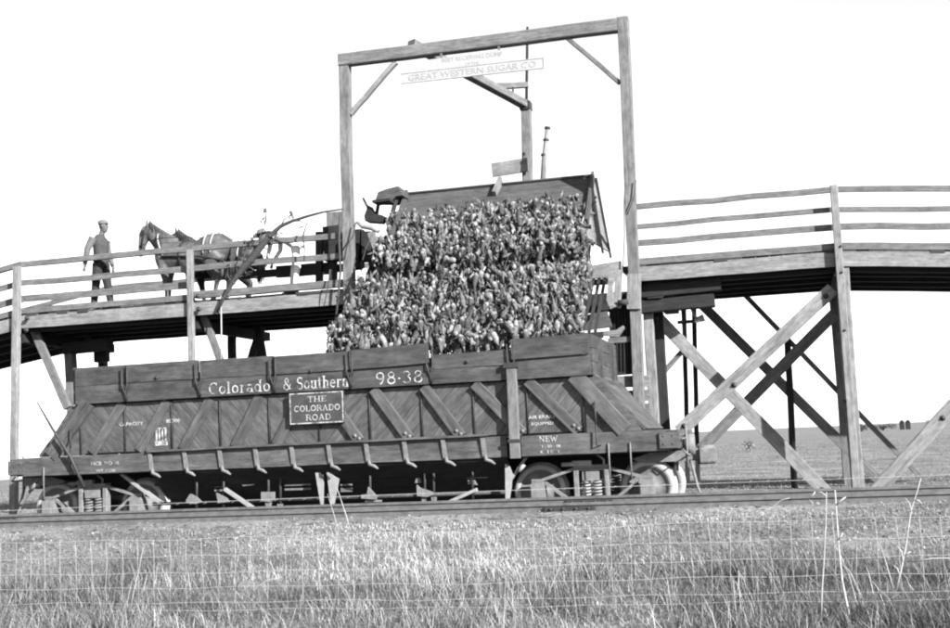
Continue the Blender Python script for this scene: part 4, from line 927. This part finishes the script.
    m.tube([v(-.84, -.1, 1.76), v(-.92, -.11, 1.54), v(-.99, -.075, 1.32)], .014, 5); m.tube([v(-.84, .1, 1.76), v(-.92, .11, 1.54), v(-.99, .075, 1.32)], .014, 5)
    m.tube([v(-1.0, 0, 1.37)+Vector((.09*math.cos(t)*.9, .083*math.sin(t), .04*math.cos(t))) for t in [R_(a) for a in range(0, 361, 30)]], .012, 5)
    for q in (-1, 1): m.box((O.x-.97), (O.x-.88), O.y+q*.115-.008, O.y+q*.115+.008, O.z+1.58, O.z+1.68)
    m.tube([v(-1.0, -.075, 1.28), v(-.8, -.17, 1.42), v(-.45, -.26, 1.45), v(.2, -.25, 1.42), v(1.2, -.1, 1.3)], .008, 4)
    m.build('bridle', LEATH, H)
    random.seed(11); return H
hx = at(186, 250, 2.95).x
horse(hx+.04, 2.85, 'dark bay horse in harness on the near side of the team', False, .06)
horse(hx+.12, 3.95, 'black horse partly hidden on the far side of the team', True, -.1)
# ---------------------------------------------------------------- ropes, branch, leaning rod
def cord(pts, r, name, label, cat, mat=ROPE, group=None):
    m = MB(); m.tube(pts, r, 6); o = m.build(name, mat); tag(o, label, cat, group); return o
cord([P(340, 213, 1.8), P(339, 240, 1.8), P(340.5, 270, 1.8), P(338, 300, 1.8), P(335, 324, 1.8)], .022, 'rope', 'dark rope hanging down the left gantry post', 'rope')
m = MB()
pk = [P(335, 325, 1.8)+Vector((.09*math.cos(t*.9)*(1+.2*math.sin(t)), .08*math.sin(t*1.3), .07*math.sin(t*.7))) for t in range(40)]
m.tube(pk, .03, 5); tag(m.build('rope_knot', ROPE), 'tangled dark knot of rope at the foot of the left rope', 'rope')
cord([P(356, 222, 1.75), P(353, 236, 1.75), P(347, 246, 1.75), P(344, 260, 1.75)], .014, 'rope', 'thin rope wrapped slantwise across the left gantry post', 'rope')
cord([P(372, 235, 1.8), P(366, 248, 1.8), P(362, 262, 1.8), P(361, 272, 1.8)], .012, 'rope', 'thin rope dangling in the gap left of the beets', 'rope')
cord([P(625, 183, 1.8), P(624, 205, 1.8), P(624.5, 235, 1.8), P(623, 268, 1.8)], .011, 'rope', 'grey rope hanging down the right gantry post', 'rope')
cord([P(636, 180, 1.8), P(634, 197, 1.8), P(627, 215, 1.8)], .011, 'rope', 'short rope slanting across the right gantry post', 'rope')
YBn = 1.86
B = thing('dead_branch', P(216, 312, YBn), 'bent dead branch with twigs leaning over the left railing', 'branch')
bp_ = [P(x, y, YBn) for x, y in ((217, 313), (224, 297), (232, 283), (243, 268), (254, 256), (262, 245), (271, 235), (281, 226), (292, 221), (308, 216), (323, 212), (343, 209))]
m = MB(); m.tube(bp_, [.025, .035, .05, .07, .075, .07, .055, .04, .032, .028, .022, .02], 7); m.build('limb', BARK, B)
for s_, e_ in (((243, 268), (248, 246)), ((248, 246), (254, 236)), ((259, 248), (265, 224)), ((265, 224), (266, 206)), ((281, 226), (290, 216)), ((290, 216), (292.5, 212)), ((292, 221), (307, 224)), ((303, 236), (308, 221)), ((303, 236), (304, 262)), ((232, 283), (228, 268)), ((268, 238), (280, 233)), ((280, 233), (298, 236)), ((262, 246), (272, 250)), ((250, 262), (262, 254)), ((236, 280), (243, 276)), ((330, 270), (324, 306))):
    a, b_ = P(*s_, YBn), P(*e_, YBn); c_ = (a+b_)/2+Vector((random.uniform(-.04, .04), random.uniform(-.08, .03), random.uniform(-.02, .03)))
    m = MB(); m.tube([a, c_, b_], [.016, .012, .007], 5); m.build('twig', BARK, B)
lf = []
for c_, n_, sp in (((266, 210), 5, 4), ((262, 221), 9, 5), ((267, 232), 8, 5), ((291, 216), 14, 3.5), ((254, 237), 9, 3.5), ((247, 248), 12, 5), ((240, 262), 14, 7), ((270, 240), 10, 6), ((300, 228), 6, 6), ((232, 282), 12, 6), ((250, 270), 12, 6)):
    for k in range(n_): lf.append(P(c_[0]+random.gauss(0, sp*.45), c_[1]+random.gauss(0, sp*.55), YBn+random.uniform(-.06, .06)))
m = MB()
for p in lf:
    u = Vector((random.gauss(0, 1), random.gauss(0, 1), random.gauss(0, 1))).normalized(); w2 = u.cross(Vector((random.gauss(0, 1), random.gauss(0, 1), random.gauss(0, 1)))).normalized()
    L_ = random.uniform(.03, .06); m.add([p-u*L_, p+w2*L_*.4, p+u*L_, p-w2*L_*.4], [(0, 1, 2, 3)])
tag(m.build('withered_leaves', BARK, B, fix=False), None, None, None, 'stuff')
cord([P(37, 402, -1.55), P(52, 428, -1.52), P(70, 456, -1.5), P(84, 487, -1.45)], [.012, .024, .03, .03], 'leaning_rod', 'slender dark rod leaning against the left end of the car', 'rod', IRON)
cord([P(221, 296, 1.9), P(221.5, 340, 1.9), P(221, 365, 1.9)], .012, 'hanging_wire', 'thin pale wire hanging from the deck below the dead branch', 'wire', WIRE)
# ---------------------------------------------------------------- wire fence
YF = -10.3
FN = thing('wire_fence', (4.5, YF, -.2), 'sagging woven wire fence with a barbed top strand in the dry grass', 'fence')
def fz(x): return .53+.004*math.sin(x*2.1)+.006*math.sin(x*.8+1)+.012*(x-4.5)*.35
xs_ = np.arange(-6, 17, .152)
for k, dzz in enumerate((0, -.145, -.285, -.41, -.535, -.6)):
    m = MB(); m.tube([(x, YF+.01*math.sin(x*3+k), fz(x)+dzz+.006*math.sin(x*5+k*2)) for x in xs_], .0018, 4); m.build('strand', WIRE, FN)
for x in xs_:
    j = [random.gauss(0, .006) for _ in range(4)]
    m = MB(); m.tube([(x+j[0], YF-.005, fz(x)+.003), (x+j[1], YF-.003, fz(x)-.2), (x+j[2], YF-.006, fz(x)-.4), (x+j[3], YF-.004, fz(x)-.62)], .0016, 4); m.build('stay', WIRE, FN)
m = MB(); pts = [(x, YF, .83+.01*math.sin(x*.5)+.006*(x-4.5)) for x in np.arange(-6, 17, .4)]; m.tube(pts, .0019, 4)
for x in np.arange(-5.9, 17, .13): m.tube([(x-.012, YF-.012, .825+.006*(x-4.5)), (x+.012, YF+.012, .838+.006*(x-4.5))], .0013, 3)
m.build('barbed_strand', WIRE, FN)
for x in (-6.05, 17.0):
    m = MB(); m.tube([(x, YF+.05, -.8), (x, YF+.05, 1.0)], .07, 9); m.build('post', W['grey'], FN)
# ---------------------------------------------------------------- grass
def blades(name, X, Y, h, wd, lean, tone, label, mat, z=None, flat=.0):
    n = len(X); Z = gz(X, Y) if z is None else z
    a = rng.random(n)*2*np.pi; dirx, diry = np.cos(a), np.sin(a); sdx, sdy = -diry, dirx
    le = np.abs(rng.normal(0, lean, n))+lean*.3+.05
    V = np.empty((n, 5, 3))
    def pt(t): 
        ang = np.minimum(le*(.45+.75*t), 1.75); r = h*t*np.sin(ang); zz = h*t*np.cos(ang)+.012*t+(ang > 1.4)*.015; return X+dirx*r, Y+diry*r, Z+zz
    for k, (t, ww) in enumerate(((0, 1), (.55, .8))):
        x, y, zz = pt(t)
        V[:, 2*k] = np.stack([x-sdx*wd*ww, y-sdy*wd*ww, zz-.01*(k == 0)], -1); V[:, 2*k+1] = np.stack([x+sdx*wd*ww, y+sdy*wd*ww, zz-.01*(k == 0)], -1)
    V[:, 4] = np.stack(pt(1.0), -1)
    F = np.array([(0, 1, 3), (0, 3, 2), (2, 3, 4)])[None]+(np.arange(n)*5)[:, None, None]
    o = mesh_np(name, V.reshape(-1, 3), F.reshape(-1, 3), mat, np.repeat(tone, 5)); return tag(o, label, None, None, 'stuff')
GRASS = tone_mat('dry_grass_blades', .04, .82)
def clump(X, Y, s=1.0): return .5+.25*np.sin(X*1.9*s+Y*.7)+.25*np.sin(X*.8*s-Y*2.3+1)+.15*np.sin(X*5.1*s+Y*4.2)
N = 380000
Y = rng.uniform(-13.2, -5.3, N); X = rng.uniform(-7, 13.5, N); cl = np.clip(clump(X, Y), 0, 1)
dens = np.interp(Y, [-13, -10.2, -9.0, -8.2, -6.9, -5.9, -5.3], [1, 1, .9, .7, .62, .5, .15])*(.45+.55*cl); kp = rng.random(N) < dens
X, Y, cl = X[kp], Y[kp], cl[kp]; n_ = len(X)
hh = np.interp(Y, [-13, -10, -9, -8, -6.8, -5.3], [.22, .2, .16, .12, .1, .06])*(.25+.75*cl)*(.4+1.2*rng.random(n_))*.8
tn = np.clip((np.interp(Y, [-13, -9.6, -8.4, -6.4], [.36, .4, .62, .7])+rng.normal(0, .24, n_))*(.45+.75*np.clip(clump(X*.8+3, Y*1.3+1, .7)+.2*np.sin(X*7+Y*3), 0, 1))*np.interp(X+.0*Y, [.5, 2.2, 5.8, 7.4], [.66, 1.1, 1.1, .62]), .02, 1)
blades('dry_grass', X, Y, hh*1.3, .0016+.002*rng.random(n_), 1.35, tn, 'matted dry grass along the fence in front of the track', GRASS)
N = 60000                     # far stubble beyond the siding
r = rng.random(N); Y = 2.6+75*r**2.2; X = (CAM.x-.75*(Y-CAM.y))+rng.random(N)*(1.12*(Y-CAM.y))
hh = (.02+.045*rng.random(N))*(1+.004*Y); blades('field_stubble', X, Y, hh, .004+.0002*Y, 1.1, np.clip(rng.normal(.3, .12, N), 0, 1), 'dry stubble field stretching beyond the trestle', GRASS)
tx, ty = rng.uniform(-3, 12, 110), rng.uniform(-11.6, -8.5, 110); kx = (np.abs(tx-3.6) > rng.random(110)*2.8); tx, ty = tx[kx], ty[kx]
X = np.repeat(tx, 130)+rng.normal(0, .14, len(tx)*130); Y = np.repeat(ty, 130)+rng.normal(0, .12, len(tx)*130); N = len(X)
blades('weed_tufts', X, Y, rng.uniform(.08, .34, N), .0016+.0022*rng.random(N), .75, np.clip(rng.normal(.22, .2, N), 0, 1), 'darker tangled weed tufts among the dry grass', GRASS)
# tall stalks in front
def stalk(pts, rad, label, name='dry_stalk', heads=(), YS_=-10.6, mat=STALK):
    q = [P(x, y, YS_) for x, y in pts]; base = q[0]
    S_ = thing(name, base, label, 'dry stalk'); m = MB(); m.tube(q, [rad*.8*(1-.55*i/(len(q)-1)) for i in range(len(q))], 6); m.build('stem', mat, S_)
    for a, b_ in heads:
        m = MB(); A, B_ = P(*a, YS_), P(*b_, YS_); m.tube([A, (A+B_)/2+Vector((.01, -.01, .012)), B_], [rad*.6, rad*.5, rad*.25], 5); m.build('side_stem', mat, S_)
    return S_
stalk([(851, 632), (848, 610), (842, 580), (838.5, 545), (836.5, 515), (835, 490)], .014, 'thickest bleached stalk rising in front of the rightmost trestle post', heads=(((836, 505), (846, 497)), ((838, 540), (843, 533))))
stalk([(821, 620), (822, 590), (824, 560), (826, 520), (826.5, 492)], .009, 'thin bleached stalk with a curled tip beside the foot of the pale brace', heads=(((826, 496), (815, 492)), ((815, 492), (809, 500)), ((809, 500), (813, 508))))
stalk([(896, 590), (901, 570), (906, 545), (911, 510), (917, 492), (921, 478)], .01, 'leaning pale weed with forked top in front of the right-hand slanting brace', heads=(((911, 512), (905, 498)), ((914, 500), (922, 505)), ((904, 556), (911, 552)), ((911, 562), (952, 558)), ((903, 562), (897, 545)), ((899, 575), (893, 565))))
stalk([(893, 588), (888, 570), (884, 556), (881, 546)], .007, 'short bent stalk beside the forked pale weed')
stalk([(742, 620), (740, 600), (739, 585), (738.5, 570)], .006, 'short upright stem with two drooping side blades in the dark grass', heads=(((739, 574), (735, 600)), ((739, 572), (747, 592))))
stalk([(350, 530), (346, 515), (341, 500), (337, 488)], .009, 'thin pale stalk below the hanging door arms of the car', YS_=-6.3)
stalk([(338, 530), (335, 518), (331, 505), (327.5, 494)], .006, 'thinner pale stalk beside the door arms of the car', YS_=-6.3)
stalk([(466, 590), (468, 578), (474, 568), (482, 563), (489, 560)], .007, 'curved pale stem arching over the dark patch of grass', heads=(((474, 568), (470, 560)),))
stalk([(770, 516), (774, 506), (781, 500), (790, 498)], .007, 'pale twig curling over the rail beside the back post', YS_=-6.2)
stalk([(545, 600), (552, 585), (559, 568), (562, 556)], .005, 'fine straight stem leaning right among the middle grass')
stalk([(130, 612), (134, 590), (139, 570), (143, 548)], .005, 'fine stem leaning right in the grass below the left truck')
stalk([(250, 597), (258, 586), (268, 580), (282, 577)], .006, 'broken pale stem lying aslant in the left grass')
for k in range(160):
    pass
N = 2600
X = rng.uniform(-4, 12, N); Y = rng.uniform(-11.8, -8.6, N)
blades('straw_stems', X, Y, rng.uniform(.2, .5, N), np.full(N, .0022), 1.2, np.clip(rng.normal(.6, .35, N), 0, 1), 'scattered longer straw stems in the dry grass', GRASS)
# ---------------------------------------------------------------- distant things
def bush(px_, py_, Yd, wpx, hpx, label, name='shrub', cat='shrub', n_=700, tone=(.3, .2), mat=GRASS):
    p = P(px_, py_, Yd); zb = gzz(p.x, Yd); d = (Yd-CAM.y)/.95; w_ = wpx*d/FPX; h_ = hpx*d/FPX
    S_ = thing(name, (p.x, Yd, zb), label, cat)
    m = MB()
    for k in range(9):
        a = random.uniform(0, 6.28); e = Vector((math.cos(a)*w_*.4*random.random(), math.sin(a)*w_*.4*random.random(), h_*random.uniform(.6, 1))); m.tube([Vector((p.x, Yd, zb-.05)), Vector((p.x, Yd, zb))+e*.5+Vector((0, 0, h_*.1)), Vector((p.x, Yd, zb))+e], [w_*.02, w_*.014, w_*.004], 4)
    m.build('stem', BARK, S_)
    c_ = rng.normal(0, 1, (n_, 3)); c_ /= np.linalg.norm(c_, axis=1)[:, None]; c_ *= (rng.random(n_)**.4)[:, None]
    lobes = rng.normal(0, .3, (7, 3)); c_ = c_*.6+lobes[rng.integers(0, 7, n_)]
    X = c_[:, 0]*w_*.5; Yy = c_[:, 1]*w_*.4; Z = np.maximum(h_*.45+c_[:, 2]*h_*.5, 0)
    u = rng.normal(0, 1, (n_, 3)); u /= np.linalg.norm(u, axis=1)[:, None]; v2 = np.cross(u, rng.normal(0, 1, (n_, 3))); v2 /= np.linalg.norm(v2, axis=1)[:, None]
    s_ = (min(w_, h_)*.07)*(.6+rng.random(n_))[:, None]; C0 = np.stack([X, Yy, Z], -1)
    V = np.stack([C0-u*s_, C0+v2*s_*.5, C0+u*s_, C0-v2*s_*.5], 1).reshape(-1, 3); F = np.arange(n_*4).reshape(-1, 4)
    o = mesh_np('foliage', V, F, mat, np.repeat(np.clip(rng.normal(tone[0], tone[1], n_), 0, 1), 4)); o.parent = S_
    return S_
bush(750, 449, 45, 15, 14, 'pale bare shrub alone in the field between the crossed braces', tone=(.4, .15), n_=160)
bush(862, 438, 190, 22, 9, 'dark low bush on the horizon just right of the tallest post', tone=(.12, .1))
bush(884, 438, 190, 18, 7, 'low dark bush on the horizon left of the two distant sheds', tone=(.15, .1))
bush(935, 438, 190, 20, 8, 'low dark bush on the horizon behind the slanting brace', tone=(.15, .1))
for px_, lb in ((903, 'small dark distant shed, left of a pair on the horizon'), (909, 'small dark distant shed, right of a pair on the horizon')):
    p = P(px_, 438, 190); zb = gzz(p.x, 190); S_ = thing('distant_shed', (p.x, 190, zb), lb, 'shed', 'distant sheds on the horizon')
    m = MB(); m.box(p.x-.35, p.x+.35, 189.5, 190.5, zb-.1, zb+1.2); m.build('wall', W['dark_shade'], S_)
    m = MB(); m.prism([(p.x-.45, 189.4, zb+1.2), (p.x+.45, 189.4, zb+1.2), (p.x, 189.4, zb+1.6)], (0, 1.2, 0)); m.build('roof', W['dark_shade'], S_)
